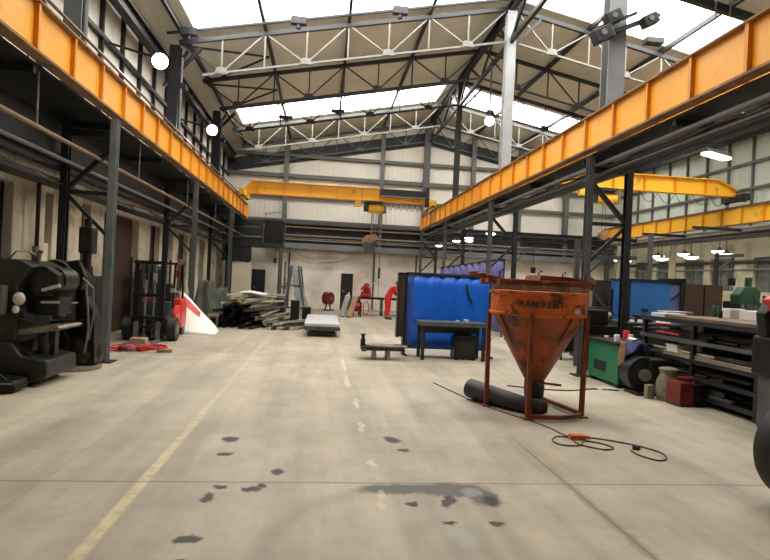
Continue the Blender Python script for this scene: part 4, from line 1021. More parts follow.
# electrics on the far wall
for q, pts in enumerate(([(-1.9, 29.9, 3.1), (-.9, 29.9, 2.78), (-.2, 29.9, 2.62), (.4, 29.9, 2.6), (1.2, 29.9, 2.75), (2.4, 29.9, 3.1)], [(-1.9, 29.88, 3.05), (-1.0, 29.88, 2.62), (-.1, 29.88, 2.5), (.7, 29.88, 2.6), (1.4, 29.88, 2.85), (2.0, 29.88, 3.1)])):
    tag(MB().tube(curve_pts(pts), .03, 6).build('slack_cable', M['cable_pale']), ('upper' if q == 0 else 'lower') + ' of two slack cables looping below the far wall crossbeam', 'cable')
for x, lab in ((2.75, 'dark downpipe on the far wall right of the red machine'), (5.05, 'dark downpipe on the far wall behind the blue curtain'), (-1.75, 'dark downpipe on the far wall left of the looping cables')):
    tag(MB().cyl((x, 30.05, 0), (x, 30.05, 3.12), .05, n=10).build('downpipe', M['grey']), lab, 'pipe')
sb = thing('switch_box', 'small brown switch box fixed on the far wall right of the navy door', 'switch box', (-2.5, 30.08, 2.45))
MB().box(-.08, .08, -.06, .05, -.12, .12, bevel=.01).build('body', M['brown'], sb); MB().cyl((0, 0, .1), (0, 0, .7), .015, n=6).build('conduit', M['brown'], sb)

# far-left corner: cream cupboard, dark plant on a platform
cu = thing('cream_cupboard', 'tall cream cupboard in the far left corner', 'cupboard', (-3.97, 28.5, 0))
MB().box(-.43, .43, -.4, .4, .04, 2.25).build('body', M['cream'], cu, bevel=.01)
MB().box(-.42, .42, -.42, -.4, .1, 2.2).build('door', M['cream'], cu)
MB().box(-.4, .4, -.36, .36, 0, .04).build('plinth', M['dark'], cu)
pl = thing('plant_platform', 'dark elevated platform with plant boxes in the far left corner', 'platform', (-3.35, 28.6, 0))
MB().box(-1.4, 1.35, -.6, .7, 3.05, 3.25).build('deck', M['dark'], pl)
for x in (-1.3, 1.3):
    MB().box(x - .07, x + .07, -.55, -.41, 0, 3.05).build('post', M['grey'] if x > 0 else M['dark'], pl)
MB().box(.4, 1.35, -.5, .3, 3.25, 4.4, bevel=.03).build('plant_box', M['black'], pl)
MB().box(-1.3, .3, -.4, .3, 3.35, 4.2, bevel=.03).build('plant_box', M['dark'], pl)
MB().cyl((-1.2, -.5, 3.5), (.3, -.5, 3.5), .07, n=12).cyl((-1.2, -.5, 3.95), (.2, -.5, 4.0), .05, n=12).build('duct', M['grey'], pl)
MB().box(-1.55, -.15, -.55, -.45, 2.28, 3.05).build('skirt', M['dark'], pl)
MB().box(-1.6, .38, -.52, -.45, 3.25, 4.3).build('screen', M['dark'], pl)
MB().cyl((.45, -.5, 4.4), (.45, -.5, 4.75), .02).cyl((1.3, -.5, 4.4), (1.3, -.5, 4.85), .02).cyl((.45, -.5, 4.7), (1.3, -.5, 4.82), .02).build('handrail', M['midgrey'], pl)

# tarpaulin covered machine, white/red barrier sheet, stool box
def cover(name, label, cat, x0, x1, y0, y1, h, m_, seed, peaks):
    rn = random.Random(seed); ph = [rn.random() * 6 for _ in range(8)]
    def f(u, v):
        e = (min(1, u / .18) * min(1, (1 - u) / .18) * min(1, v / .22) * min(1, (1 - v) / .22)); e = max(0, e) ** .6
        z = 0
        for (pu, pv, pr, phh) in peaks:
            q = max(abs(u - pu), abs(v - pv) * .8) / pr; z = max(z, phh * max(0, 1 - max(0, q - .35) * 1.1))
        fold = .06 * abs(math.sin(11 * u + 5 * v + ph[0])) + .05 * abs(math.sin(19 * v - 7 * u + ph[1])) + .03 * math.sin(31 * u + ph[4])
        z = ((.18 + .82 * z) * h - fold) * min(1, e)
        return (x0 + (x1 - x0) * u + .05 * math.sin(14 * v + ph[2]), y0 + (y1 - y0) * v + .05 * math.sin(13 * u + ph[3]), max(0.006, z))
    o = MB().grid(f, 36, 36).build(name, M[m_], None)
    return tag(o, label, cat)
cover('tarpaulin_heap', 'olive tarpaulin draped over stacked goods by the left columns', 'tarpaulin', -4.45, -3.2, 19.6, 22.0, 1.42, 'tarp', 3, [(.35, .3, .38, 1), (.75, .5, .35, .8), (.1, .6, .3, .75)])
cover('tarpaulin_heap', 'smaller olive tarpaulin heap nearer the wall behind the forklift', 'tarpaulin', -5.1, -4.5, 18.0, 19.5, 1.2, 'tarp', 8, [(.4, .4, .45, 1), (.7, .8, .3, .8)])
bs = thing('barrier_sheet', 'white sheet with red stripe sloping to the floor behind the forklift', 'sheet', (-3.42, 16.15, 0))
def tent(u, v, off=0.):
    z = max(.012, 1.14 * (1 - u) ** .9 * v + .015 * math.sin(u * 9) * v)
    return (-.5 + 1.12 * u, -.55 + .75 * v - .1 * u - off, z + off)
MB().grid(tent, 16, 8).build('sheet', M['white'], bs, smooth=True, solid=.012)
MB().grid(lambda u, v: tent(.02 + .5 * u, .72 + .2 * v, .012), 12, 2).build('red_stripe', M['red'], bs, solid=.006)
MB().bar((-.5, .2, 0), (-.5, .2, 1.12), .04).build('post', M['dark'], bs)
st = thing('timber_block', 'small square timber-topped stool beside the white sheet', 'stool', (-3.22, 17.5, 0))
MB().box(-.15, .15, -.13, .13, .34, .42).build('seat', M['wood'], st)
for x in (-.11, .11):
    for y in (-.09, .09): MB().box(x - .025, x + .025, y - .025, y + .025, 0, .34).build('leg', M['steelbar'], st)
MB().box(-.12, .12, -.1, .1, .06, .1).build('shelf', M['wood'], st)

# ------------------------------------------------------------------ forklift (faces the camera)
fk = thing('forklift', 'red and black forklift truck facing the camera by the left columns', 'forklift', (-3.98, 13.6, 0), .06)
fk.scale = (.96, 1, .965)
for s in (-1, 1):
    MB().box(s * .30 - .05, s * .30 + .05, -.02, .09, .06, 1.95).build('mast_rail', M['black'], fk)
    MB().box(s * .21 - .035, s * .21 + .035, .0, .08, .1, 1.75).build('mast_rail', M['dark'], fk)
    f = MB().box(s * .25 - .055, s * .25 + .055, -.10, -.06, .03, .50).box(s * .25 - .055, s * .25 + .055, -1.0, -.06, .03, .07); f.build('fork', M['steelbar'], fk)
    w = MB().cyl((s * .52 - .1, .35, .29), (s * .52 + .1, .35, .29), .29, n=28).build('front_wheel', M['tyre'], fk, smooth=True)
    MB().cyl((s * .52 - .105, .35, .29), (s * .52 + .105, .35, .29), .14, n=20).build('hub', M['midgrey'], w)
    w = MB().cyl((s * .42 - .09, 1.75, .23), (s * .42 + .09, 1.75, .23), .23, n=24).build('rear_wheel', M['tyre'], fk, smooth=True)
    MB().cyl((s * .42 - .095, 1.75, .23), (s * .42 + .095, 1.75, .23), .1, n=18).build('hub', M['midgrey'], w)
    MB().bar((s * .46, .45, .8), (s * .46, .62, 1.92), .05).build('guard_post', M['black'], fk)
    MB().bar((s * .46, 1.75, .95), (s * .46, 1.55, 1.92), .05).build('guard_post', M['black'], fk)
MB().box(-.42, .42, -.06, -.02, .34, .40).box(-.42, .42, -.06, -.02, .56, .62).build('fork_carriage', M['black'], fk)
MB().box(-.35, .35, 0, .08, 1.88, 1.96).build('mast_crossbar', M['black'], fk); MB().box(-.3, .3, 0, .06, 1.1, 1.16).build('mast_crossbar', M['black'], fk)
MB().cyl((-.1, .05, .1), (-.1, .05, 1.5), .03, n=10).cyl((.1, .05, .1), (.1, .05, 1.5), .03, n=10).build('lift_cylinder', M['midgrey'], fk)
g = MB().box(-.52, .52, .52, .58, 1.9, 1.95).box(-.52, .52, 1.55, 1.6, 1.9, 1.95).box(-.52, -.47, .52, 1.6, 1.9, 1.95).box(.47, .52, .52, 1.6, 1.9, 1.95)
for q in range(6): g.box(-.45, .45, .68 + q * .15, .70 + q * .15, 1.9, 1.94)
g.build('overhead_guard', M['black'], fk)
MB().prism([(.2, .18), (1.5, .18), (1.5, .75), (.75, .75), (.6, .95), (.42, .95), (.3, .62), (.2, .55)], 'X', -.44, .44).build('chassis', M['machine'], fk, bevel=.03)
MB().prism([(1.35, .2), (2.05, .22), (2.12, .6), (2.0, .98), (1.38, 1.0)], 'X', -.52, .52).build('counterweight', M['red'], fk, bevel=.05)
MB().prism([(.65, .35), (1.4, .35), (1.4, .82), (.95, .86), (.65, .66)], 'X', -.50, -.42).build('side_panel', M['red'], fk, bevel=.02)
MB().prism([(.65, .35), (1.4, .35), (1.4, .82), (.95, .86), (.65, .66)], 'X', .42, .50).build('side_panel', M['red'], fk, bevel=.02)
MB().box(-.25, .25, 1.0, 1.4, .8, .92, bevel=.03).box(-.25, .25, 1.32, 1.44, .9, 1.4, bevel=.04).build('seat', M['rubber'], fk)
MB().cyl((0, .65, .9), (0, .8, 1.18), .03, n=10).build('steering_column', M['black'], fk)
MB().tube([(.17 * math.cos(u), .8 + .17 * math.sin(u) * .8, 1.18 + .17 * math.sin(u) * .5) for u in [2 * PI * k / 20 for k in range(20)]], .016, 6, True).build('steering_wheel', M['black'], fk)
for s in (-1, 1): MB().cyl((s * .44, .50, 1.25), (s * .44, .43, 1.25), .06, n=16).build('headlamp', M['bright'], fk)
MB().cyl((.42, 1.4, 1.95), (.42, 1.4, 2.06), .05, n=14).build('beacon', M['orange'], fk)
MB().box(.3, .44, 1.35, 1.42, 1.58, 1.76, bevel=.02).build('rear_lamp', M['darkred'], fk)

# red hoses and carton on floor before the forklift
random.seed(21)
rh = thing('red_hose_tangle', 'tangle of red hoses lying on the floor before the forklift', 'hose', (-3.72, 11.95, 0))
for q in range(4):
    pts = [(-.55 + .28 * q + .25 * math.cos(u * 1.0 + q) + .05 * math.sin(u * 3.1), .05 * q + .22 * math.sin(u * 1.0 + q * 2), .03 + .035 * (1 + math.sin(u * 2.3 + q))) for u in [k * .35 for k in range(40)]]
    MB().tube(pts, .024, 6).build('hose', M['red'] if q != 2 else M['darkred'], rh)
MB().cyl((.45, -.1, .04), (.72, .0, .04), .035, n=10).build('nozzle', M['rusty_edge'], rh)
tag(MB().box(-3.98, -3.66, 12.35, 12.6, 0, .22, bevel=.01).build('carton', M['card']), 'small pale carton behind the red hoses', 'box')

# ------------------------------------------------------------------ big press at the left edge
pr = thing('power_press', 'large green-black power press with C-frame at the left edge', 'machine', (-4.47, 8.6, 0))
pr.scale = (.96, 1, .965)
# housing seen from the aisle
MB().prism([(-1.2, 0.42), (.28, .42), (.36, 1.02), (.30, 1.45), (.44, 1.62), (.50, 1.72), (.34, 1.80), (-.05, 1.82), (-.35, 1.74), (-1.2, 1.74)], 'Y', -.35, .6).build('frame', M['machine'], pr, bevel=.03)
MB().box(-1.2, .20, -.50, -.35, 1.02, 1.43, bevel=.02).build('switch_panel', M['panelgreen'], pr)
g = MB(); g.tube([(-.02 + .045 * math.cos(u), -.505, 1.285 + .03 * math.sin(u)) for u in [2 * PI * k / 16 for k in range(16)]], .006, 5, True)
g.box(-.065, .025, -.507, -.502, 1.20, 1.232); g.build('maker_badge', M['label'], pr)
MB().prism([(-1.2, .03), (.52, .03), (.78, .12), (.82, .2), (.80, .38), (.45, .44), (.3, .62), (-.1, .66), (-1.2, .66)], 'Y', -.45, .5).build('base', M['machine'], pr, bevel=.03)
MB().box(-1.2, .6, -.4, .4, 0, .03).build('foot_plate', M['dark'], pr)
MB().prism([(.22, .70), (.86, .80), (.9, .84), (.86, .87), (.25, .80)], 'Y', -.3, .45).build('table', M['worktop'], pr, bevel=.01)
MB().box(.50, .56, -.1, .1, .4, .72).box(.62, .70, .0, .12, .38, .76).build('table_bracket', M['machine2'], pr)
MB().bar((.15, -.33, .70), (.5, -.33, .38), .05, .14).build('gusset', M['machine2'], pr)
# ram and mechanism in the gap
MB().cyl((.62, 0, 1.52), (.62, .45, 1.52), .20, n=28).build('flywheel_hub', M['machine2'], pr, smooth=True)
MB().prism([(.36, 1.70), (.60, 1.74), (.78, 1.62), (.80, 1.40), (.62, 1.30), (.42, 1.32)], 'Y', -.2, .35).build('head', M['machine2'], pr, bevel=.03)
MB().cyl((.62, -.28, 1.38), (.86, -.28, 1.46), .028, n=10).cyl((.60, -.25, 1.20), (.84, -.25, 1.21), .022, n=10).build('lever', M['bright'], pr)
MB().ball((.36, -.38, 1.25), .085, (1, .6, 1.1), 16).ball((.33, -.40, 1.10), .05, (1, .7, 1.2), 14).build('lamp_globe', M['label'], pr, smooth=True)
MB().box(.42, .78, -.12, .3, 1.0, 1.28, bevel=.03).build('ram', M['black'], pr)
MB().cyl((.38, -.3, 1.08), (.42, -.3, .82), .035, n=10).cyl((.30, -.35, .98), (.55, -.32, .90), .025, n=10).build('linkage', M['machine2'], pr)
MB().cyl((.34, .05, 1.78), (.34, .05, 2.02), .05, n=12).cyl((.28, .05, 1.9), (.44, .05, 1.95), .03, n=10).cyl((.40, .0, 1.78), (.42, .0, 1.92), .035, n=12).build('oiler', M['steelbar'], pr)
MB().tube([(.1, -.2, 1.8), (.2, -.2, 1.93), (.3, -.1, 1.95), (.42, 0, 1.85)], .014, 6).build('oil_pipe', M['steelbar'], pr)
pd = thing('foot_pedal', 'shiny black foot pedal unit on the floor before the power press', 'foot pedal', (-4.25, 7.85, 0))
MB().prism([(-.5, .02), (.36, .02), (.40, .08), (.36, .17), (-.1, .22), (-.5, .22)], 'Y', -.16, .2).build('housing', M['black'], pd, bevel=.03)
MB().tube([(-.3, -.1, .2), (-.15, -.18, .33), (.15, -.18, .30), (.25, -.1, .18)], .015, 6).build('guard', M['black'], pd)
MB().cyl((-.3, -.19, .14), (.36, -.19, .14), .012, n=8).build('edge_trim', M['midgrey'], pd)

# second machine: oily belt driven drill
dm = thing('drilling_machine', 'oily black column drilling machine with belt wheel behind the press', 'machine', (-4.06, 9.80, 0))
MB().lathe([(.001, 0), (.46, 0), (.46, .05), (.42, .07), (.001, .07)], n=36).build('base_plate', M['worktop'], dm, smooth=True)
MB().lathe([(.30, .09), (.34, .25), (.26, .5), (.15, .62), (.12, .9), (.11, 1.7), (.001, 1.7)], c=(.12, .1, 0), n=24).build('pedestal', M['machine2'], dm, smooth=True)
MB().prism([(-.38, .60), (.18, .70), (.25, .82), (-.38, .78)], 'Y', -.25, .25).build('table', M['machine2'], dm, bevel=.02)
MB().prism([(-.3, .1), (-.02, .1), (.05, .45), (-.05, .68), (-.30, .62), (-.4, .35)], 'Y', -.22, .2).build('knee', M['black'], dm, bevel=.03)
fw = MB().cyl((-.18, -.3, 1.55), (-.18, -.2, 1.55), .22, n=32).build('belt_wheel', M['black'], dm, smooth=True)
MB().tube([(-.18 + .22 * math.cos(u), -.3, 1.55 + .22 * math.sin(u)) for u in [2 * PI * k / 32 for k in range(32)]], .018, 6, True).build('rim', M['steelbar'], fw)
MB().prism([(-.38, 1.28), (.18, 1.3), (.25, 1.5), (.12, 1.8), (-.3, 1.72)], 'Y', -.18, .22).build('head', M['machine2'], dm, bevel=.04)
MB().prism([(-.22, .9), (-.05, .9), (.05, 1.3), (-.25, 1.3)], 'Y', -.15, .1).build('spindle_housing', M['steelbar'], dm, bevel=.03)
MB().cyl((-.14, -.02, .84), (-.14, -.02, .92), .03, n=12).build('chuck', M['bright'], dm)
MB().box(.06, .28, -.12, .16, 1.9, 2.35, bevel=.05).cyl((.17, 0, 1.65), (.17, 0, 1.95), .07, n=14).cyl((.17, 0, 2.3), (.17, 0, 2.48), .06, n=14).build('motor', M['machine2'], dm, smooth=False)
MB().tube([(.25, -.2, 1.4), (.33, -.3, 1.1), (.36, -.3, .7), (.30, -.25, .3)], .02, 6).tube([(.2, -.2, 1.5), (.4, -.28, 1.35), (.42, -.28, .9), (.34, -.22, .5)], .015, 6).build('conduit', M['steelbar'], dm)
MB().cyl((-.5, -.28, 1.42), (-.22, -.3, 1.36), .02, n=8).cyl((.15, -.24, 1.1), (.15, -.45, 1.1), .015, n=8).build('feed_lever', M['bright'], dm)
MB().prism([(.2, .1), (.42, .1), (.38, .9), (.25, 1.2)], 'Y', -.15, .12).build('guard_plate', M['black'], dm)
tag(MB().tube([(-3.72, 10.38, 1.98), (-3.70, 10.37, 1.88), (-3.70, 10.37, 1.75), (-3.74, 10.38, 1.65)], .02, 8).build('teal_strap', M['teal']), 'teal strap tied on the nearest left column', 'strap')
dc = thing('steel_locker', 'dark steel locker beside the left wall behind the drilling machine', 'locker', (-4.85, 12.0, 0))
MB().box(-.28, .28, -.5, .5, .05, 1.5, bevel=.01).build('body', M['machine'], dc); MB().box(.28, .295, -.48, -.01, .1, 1.45).build('door', M['machine'], dc); MB().box(.28, .295, .01, .48, .1, 1.45).build('door', M['machine'], dc)
MB().box(-.25, .25, -.45, .45, 0, .05).build('plinth', M['black'], dc)
ph = thing('pipe_stand', 'dark upright pipe stand by the left wall behind the press', 'stand', (-4.95, 10.35, 0))
MB().cyl((0, 0, 0), (0, 0, 3.2), .035, n=10).box(-.1, .1, -.1, .1, 0, .02).build('post', M['black'], ph)
PB = thing('steel_shelving', 'tall dark shelving with goods behind the forklift by the left wall', 'shelving', (-4.88, 16.8, 0))
for x in (-.28, .28):
    for y in (-.9, .9): MB().box(x - .025, x + .025, y - .025, y + .025, 0, 2.0).build('upright', M['dark'], PB)
for z in (.3, .95, 1.6): MB().box(-.3, .3, -.92, .92, z - .02, z).build('shelf', M['dark'], PB)
for i, (y, z, s, m_) in enumerate(((-.6, .3, .3, 'machine'), (0, .3, .26, 'brown'), (.6, .3, .34, 'grey'), (-.5, .95, .25, 'brown'), (.3, .95, .35, 'machine2'), (-.2, 1.6, .3, 'grey'), (.5, 1.6, .22, 'card'))):
    tag(MB().box(-4.88 - .2, -4.88 + .2, 16.8 + y - s / 2, 16.8 + y + s / 2, z + .001, z + s * .9, bevel=.015).build('storage_box', M[m_]),
        'storage box %s on the dark shelving behind the forklift' % ('low left', 'low middle', 'low right', 'middle left', 'middle right', 'top left', 'top right')[i], 'box')

# ------------------------------------------------------------------ right-hand side
gc = thing('green_cabinet', 'green steel coolant cabinet on the floor right of the orange hopper', 'cabinet', (5.50, 9.80, 0), 0)
MB().box(-.30, .30, -.55, .55, .06, .74).build('body', M['green'], gc, bevel=.012)
MB().box(-.34, .32, -.58, .57, .74, .79).build('top_tray', M['machine2'], gc)
MB().box(-.31, -.295, -.12, .3, .22, .40).build('vent', M['black'], gc)
for y in (-.45, .45): MB().box(-.28, .28, y - .05, y + .05, 0, .06).build('foot', M['dark'], gc)
lt = thing('lathe_bed', 'dark lathe standing behind the green cabinet with pale cans on it', 'lathe', (6.35, 11.55, 0))
MB().box(-.8, .9, -.3, .3, .75, .95, bevel=.02).build('bed', M['machine2'], lt)
MB().box(-.75, -.35, -.3, .3, .0, .75, bevel=.02).box(.45, .85, -.3, .3, 0, .75, bevel=.02).build('pedestal', M['machine'], lt)
MB().box(-.75, -.25, -.25, .25, .95, 1.28, bevel=.04).build('headstock', M['machine2'], lt)
MB().cyl((-.25, 0, 1.12), (-.12, 0, 1.12), .12, n=24).build('chuck', M['steelbar'], lt, smooth=True)
MB().box(.5, .8, -.16, .16, .95, 1.2, bevel=.03).cyl((.35, 0, 1.1), (.5, 0, 1.1), .04).build('tailstock', M['machine2'], lt)
MB().box(.0, .22, -.28, .28, .95, 1.06).cyl((.1, -.35, .9), (.1, -.28, .9), .07, n=16).build('carriage', M['steelbar'], lt)
def can(x, y, z, r, h, m_, lab, grp=None):
    return tag(MB().lathe([(.001, 0), (r, 0), (r, h * .9), (r * .8, h), (.001, h)], c=(x, y, z), n=16).build('can', M[m_], smooth=True), lab, 'can', grp)
can(5.35, 9.6, .79, .05, .12, 'white', 'white can at the left of the green cabinet top')
can(5.5, 9.4, .79, .045, .15, 'label', 'pale can in the middle of the green cabinet top')
can(5.7, 9.9, .79, .06, .18, 'redcloth', 'red can at the back of the green cabinet top')
can(6.62, 11.3, .951, .05, .15, 'white', 'white can on the lathe bed, left of the pair', )
can(6.80, 11.3, .951, .05, .16, 'white', 'white can on the lathe bed, right of the pair')
rag = tag(MB().grid(lambda u, v: (5.22 + .42 * u - .03 * math.sin(v * 9), 9.00 + .42 * v, .60 + .25 * (1 - abs(u - .55) * 1.6) - .06 * math.sin(v * 7 + u * 5)), 14, 14).build('blue_rag', M['cloth_blue'], smooth=True, solid=.01), 'blue rag draped over the round dark drum beside the green cabinet', 'rag')
rag2 = tag(MB().grid(lambda u, v: (5.16 + .03 * math.sin(v * 9) + .04 * u, 9.02 + .2 * v, .42 + .42 * u), 10, 8).build('tan_rag', M['cloth_tan'], smooth=True, solid=.01), 'tan rag hanging down the corner of the green cabinet', 'rag')
tag(MB().grid(lambda u, v: (5.36 + .2 * u, 9.05 + .22 * v, .875 + .02 * math.sin(u * 5)), 6, 6).build('paper_sheet', M['white'], solid=.004), 'crumpled white paper on top of the blue rag', 'paper')
dr = thing('motor_drum', 'black upright electric motor drum between the green cabinet and sack', 'motor', (5.40, 8.83, 0))
MB().cyl((-.02, -.12, .33), (.02, .22, .33), .29, n=28).build('wheel_guard', M['black'], dr, smooth=True)
MB().box(.02, .32, -.2, .2, .04, .6, bevel=.03).build('housing', M['machine'], dr)
MB().box(-.2, .3, -.2, .2, 0, .05).build('base', M['dark'], dr)
MB().cyl((-.05, -.16, .33), (-.03, -.12, .33), .1, n=18).build('hub', M['steelbar'], dr)
sk_ = thing('dusty_sack', 'dusty pale sack slumped on the floor left of the red welder', 'sack', (5.55, 8.35, 0))
MB().lathe([(.001, 0), (.15, 0), (.19, .12), (.17, .3), (.12, .42), (.15, .5), (.1, .52), (.001, .47)], n=20).build('sack', M['bag'], sk_, smooth=True)
for (x, y, r, h, m_, lab) in ((5.78, 8.6, .13, .36, 'steelbar', 'dull steel bucket behind the dusty sack'),):
    b_ = thing('bucket', lab, 'bucket', (x, y, 0))
    MB().lathe([(.001, 0), (r * .8, 0), (r, h), (r * .95, h), (r * .76, .02), (.001, .02)], n=22).build('pail', M[m_], b_, smooth=True)
    MB().tube([(r * math.cos(u), 0, h + r * .8 * math.sin(u)) for u in [PI * k / 12 for k in range(13)]], .006, 5).build('handle', M['bright'], b_)
rw = thing('red_welder', 'small red welding power unit on the floor before the rack', 'welding machine', (5.62, 8.02, 0), .12)
MB().box(-.22, .02, -.15, .15, .02, .36, bevel=.015).build('cover', M['darkred'], rw)
MB().box(.02, .26, -.16, .16, .02, .33, bevel=.015).build('cover_rear', M['black'], rw)
MB().box(.05, .22, -.172, -.158, .08, .26).build('front_panel', M['machine2'], rw)
for (x, z) in ((.08, .13), (.18, .13)): MB().cyl((x, -.19, z), (x, -.17, z), .022, n=14).build('socket', M['rubber'], rw)
MB().tube([(-.17, 0, .36), (-.15, 0, .42), (.12, 0, .42), (.15, 0, .34)], .014, 8).build('handle', M['redcloth'], rw)
for x in (-.17, .2): MB().box(x - .03, x + .03, -.14, .14, 0, .02).build('foot', M['rubber'], rw)
for (x, y, w_, l, h, m_, lab) in ((5.62, 8.62, .07, .12, .3, 'label', 'pale narrow carton standing behind the dusty sack'), (5.3, 8.45, .06, .1, .22, 'bag', 'small dusty box on the floor before the dusty sack'), (5.45, 8.12, .05, .08, .12, 'steelbar', 'little steel block on the floor left of the red welder')):
    tag(MB().box(x - w_, x + w_, y - l / 2, y + l / 2, 0, h, bevel=.008).build('carton', M[m_]), lab, 'box')
tag(MB().grid(lambda u, v: (4.75 + .35 * u, 9.0 + .25 * v + .1 * u, .008 + .012 * abs(math.sin(u * 7 + v * 3))), 8, 6).build('rag', M['label'], solid=.002), 'pale flat rag on the floor left of the black motor', 'rag')
# stock rack
rk = thing('stock_rack', 'long dark steel stock rack with shelves of bar along the right', 'rack', (6.5, 8.3, 0))
ZS = [.16, .42, .68, .98, 1.28]
for x in (-.58, .58):
    for y in (-1.35, 0, 1.35): MB().box(x - .035, x + .035, y - .035, y + .035, 0, 1.28).build('upright', M['dark'], rk)
for i, z in enumerate(ZS):
    MB().box(-.62, .62, -1.42, 1.42, z - .05, z - (.02 if i < 4 else .0)).build('shelf', M['black'] if i < 4 else M['dark'], rk)
    MB().box(-.64, -.60, -1.42, 1.42, z - .07, z - .01).build('edge_rail', M['grey'] if i == 3 else M['dark'], rk)
MB().box(.64, .66, -1.42, 1.42, .05, 1.25).build('back_panel', M['black'], rk)  # dark plate added so the bright wall doesn't show through the rack
tag(MB().box(5.86, 7.1, 6.9, 9.0, 1.281, 1.33).build('bench_board', M['woodtop']), 'oily brown timber board along the top of the stock rack', 'board')
random.seed(9)
for lv2 in range(4):
    z = ZS[lv2] - .018
    for i in range(9):
        s = .05; row = i // 5; x = 5.93 + (i % 5) * .085 + row * .03; l = .9 + random.random() * 1.3; y = 8.3 + (random.random() - .5) * (2.6 - l)
        section((x, y, z + s * .6 + row * .062), (0, 1, 0), l, (1, 2, 0)[(i + lv2) % 3], s, ('steelbar', 'steelbar3', 'steelbar2', 'steelbar3', 'steelbar')[(i * 3 + lv2) % 5],
                'steel bar stored on the %s shelf of the right-hand stock rack' % ('bottom', 'second lowest', 'middle', 'upper')[lv2], 'bars on the rack, shelf %s' % ('one', 'two', 'three', 'four')[lv2])
for (x, y, w_, l, h, m_, lab) in ((6.1, 9.25, .2, .42, .07, 'silver', 'flat grey steel tray on the far end of the rack top'), (6.35, 9.45, .25, .3, .1, 'steelbar2', 'pale metal box behind the grey tray on the rack top'),
                                  (6.9, 8.7, .14, .2, .16, 'white', 'white box at the back of the rack top, further one'), (6.92, 8.1, .2, .5, .15, 'white', 'long white carton at the back of the rack top'),
                                  (6.95, 7.45, .16, .3, .2, 'label', 'pale carton at the back of the rack top, nearest')):
    z0 = 1.332 if y < 9.0 else 1.281
    tag(MB().box(x - w_, x + w_, y - l / 2, y + l / 2, z0, z0 + h, bevel=.01).build('carton', M[m_]), lab, 'box')
can(6.75, 8.95, 1.332, .05, .2, 'mgreen', 'green bottle on the rack top beside the white cartons')
can(6.55, 8.55, 1.332, .03, .12, 'black', 'little black can on the rack top')
tag(MB().bar((6.75, 7.95, 1.34), (6.80, 7.9, 1.72), .03).build('upright_offcut', M['rusty_edge']), 'rusty bar standing upright on the rack top', 'bar')
rc = thing('red_tool_case', 'flat bright red tool case on the upper shelf of the stock rack', 'tool case', (6.08, 9.05, .965))
MB().box(-.16, .2, -.35, .3, 0, .07, bevel=.02).build('case', M['red'], rc); MB().box(-.19, -.16, -.1, .1, .02, .05).build('handle', M['black'], rc)
for (x, y, z, m_, lab) in ((6.05, 9.35, .40 + .005, 'label', 'pale plastic tub on the second lowest rack shelf, far end'), (6.05, 8.85, .66 + .002, 'white', 'white tub on the middle rack shelf, far end')):
    b_ = thing('plastic_tub', lab, 'tub', (x, y, z)); h = .16
    MB().prism([(-.12, 0), (.12, 0), (.14, h), (-.14, h)], 'Y', -.15, .15).build('tub', M[m_], b_, bevel=.01); MB().box(-.15, .15, -.16, .16, h, h + .02).build('rim', M[m_], b_)

# band saw at the right edge
sw = thing('band_saw', 'black machine with red guard standing at the right edge of view', 'machine', (5.95, 6.5, 0))
MB().box(-.28, .35, -.25, .3, .7, 1.2, bevel=.03).build('body', M['black'], sw)
MB().box(-.20, .3, -.2, .26, 0.0, .7, bevel=.01).build('stand', M['grey'], sw)
MB().prism([(-.30, 1.2), (.2, 1.2), (.1, 1.7), (-.18, 1.74), (-.34, 1.5)], 'Y', .02, .2).build('upper_frame', M['black'], sw, bevel=.03)
MB().prism([(-.42, 1.68), (-.32, 1.74), (-.08, 1.48), (0.02, 1.48), (.02, 1.05), (-.12, 1.05), (-.2, 1.38)], 'Y', -.12, .0).build('guard', M['red'], sw, bevel=.02)
MB().cyl((0, -.16, .95), (0, -.26, .95), .09, n=20).build('handwheel', M['steelbar'], sw)

# tyre at the extreme right
ty = thing('vehicle_wheel', 'big black tyre at the lower right edge on the floor', 'wheel', (4.06, 4.18, .45), 0)
MB().lathe([(.25, -.12), (.38, -.13), (.435, -.10), (.45, -.05), (.45, .05), (.435, .10), (.38, .13), (.25, .12), (.24, .0), (.25, -.12)], n=48, T=Matrix.Rotation(PI / 2, 4, 'X')).build('tyre', M['tyre'], ty, smooth=True)
MB().lathe([(.001, -.04), (.12, -.06), (.16, -.02), (.24, -.07), (.26, -.12), (.25, .1), (.001, .1)], n=36, T=Matrix.Rotation(PI / 2, 4, 'X')).build('rim', M['midgrey'], ty, smooth=True)
for q in range(5):
    a = q * 2 * PI / 5; MB().cyl((.08 * math.cos(a), -.07 + .0, .08 * math.sin(a)), (.08 * math.cos(a), .05, .08 * math.sin(a)), .012, n=8).build('wheel_nut', M['bright'], ty)

# right bay background
bt = thing('blue_tank', 'bright blue square tank with strapped side standing behind the lathe', 'tank', (7.38, 12.3, 0))
MB().box(-.46, .52, -.35, .5, .75, 1.96).build('tank', M['blue2'], bt, bevel=.02)
MB().box(.52, .78, -.33, .5, .75, 1.93).build('side_panel', M['blue3'], bt, bevel=.01)
MB().box(-.50, .80, -.38, .53, 1.96, 1.99).box(-.50, -.46, -.38, -.34, .7, 1.99).box(.76, .80, -.38, -.34, .7, 1.99).build('frame', M['dark'], bt)
MB().bar((.54, -.36, 1.55), (.78, -.36, 1.75), .03, .03).build('strap', M['dark'], bt)
MB().box(-.15, -.02, -.37, -.34, 1.26, 1.32).build('outlet', M['black'], bt)
MB().box(-.44, .76, -.33, .48, .0, .75).build('stand', M['dark'], bt)
bw = thing('brown_cabinet', 'dark reddish-brown steel cabinet right of the blue tank', 'cabinet', (8.85, 12.5, 0))
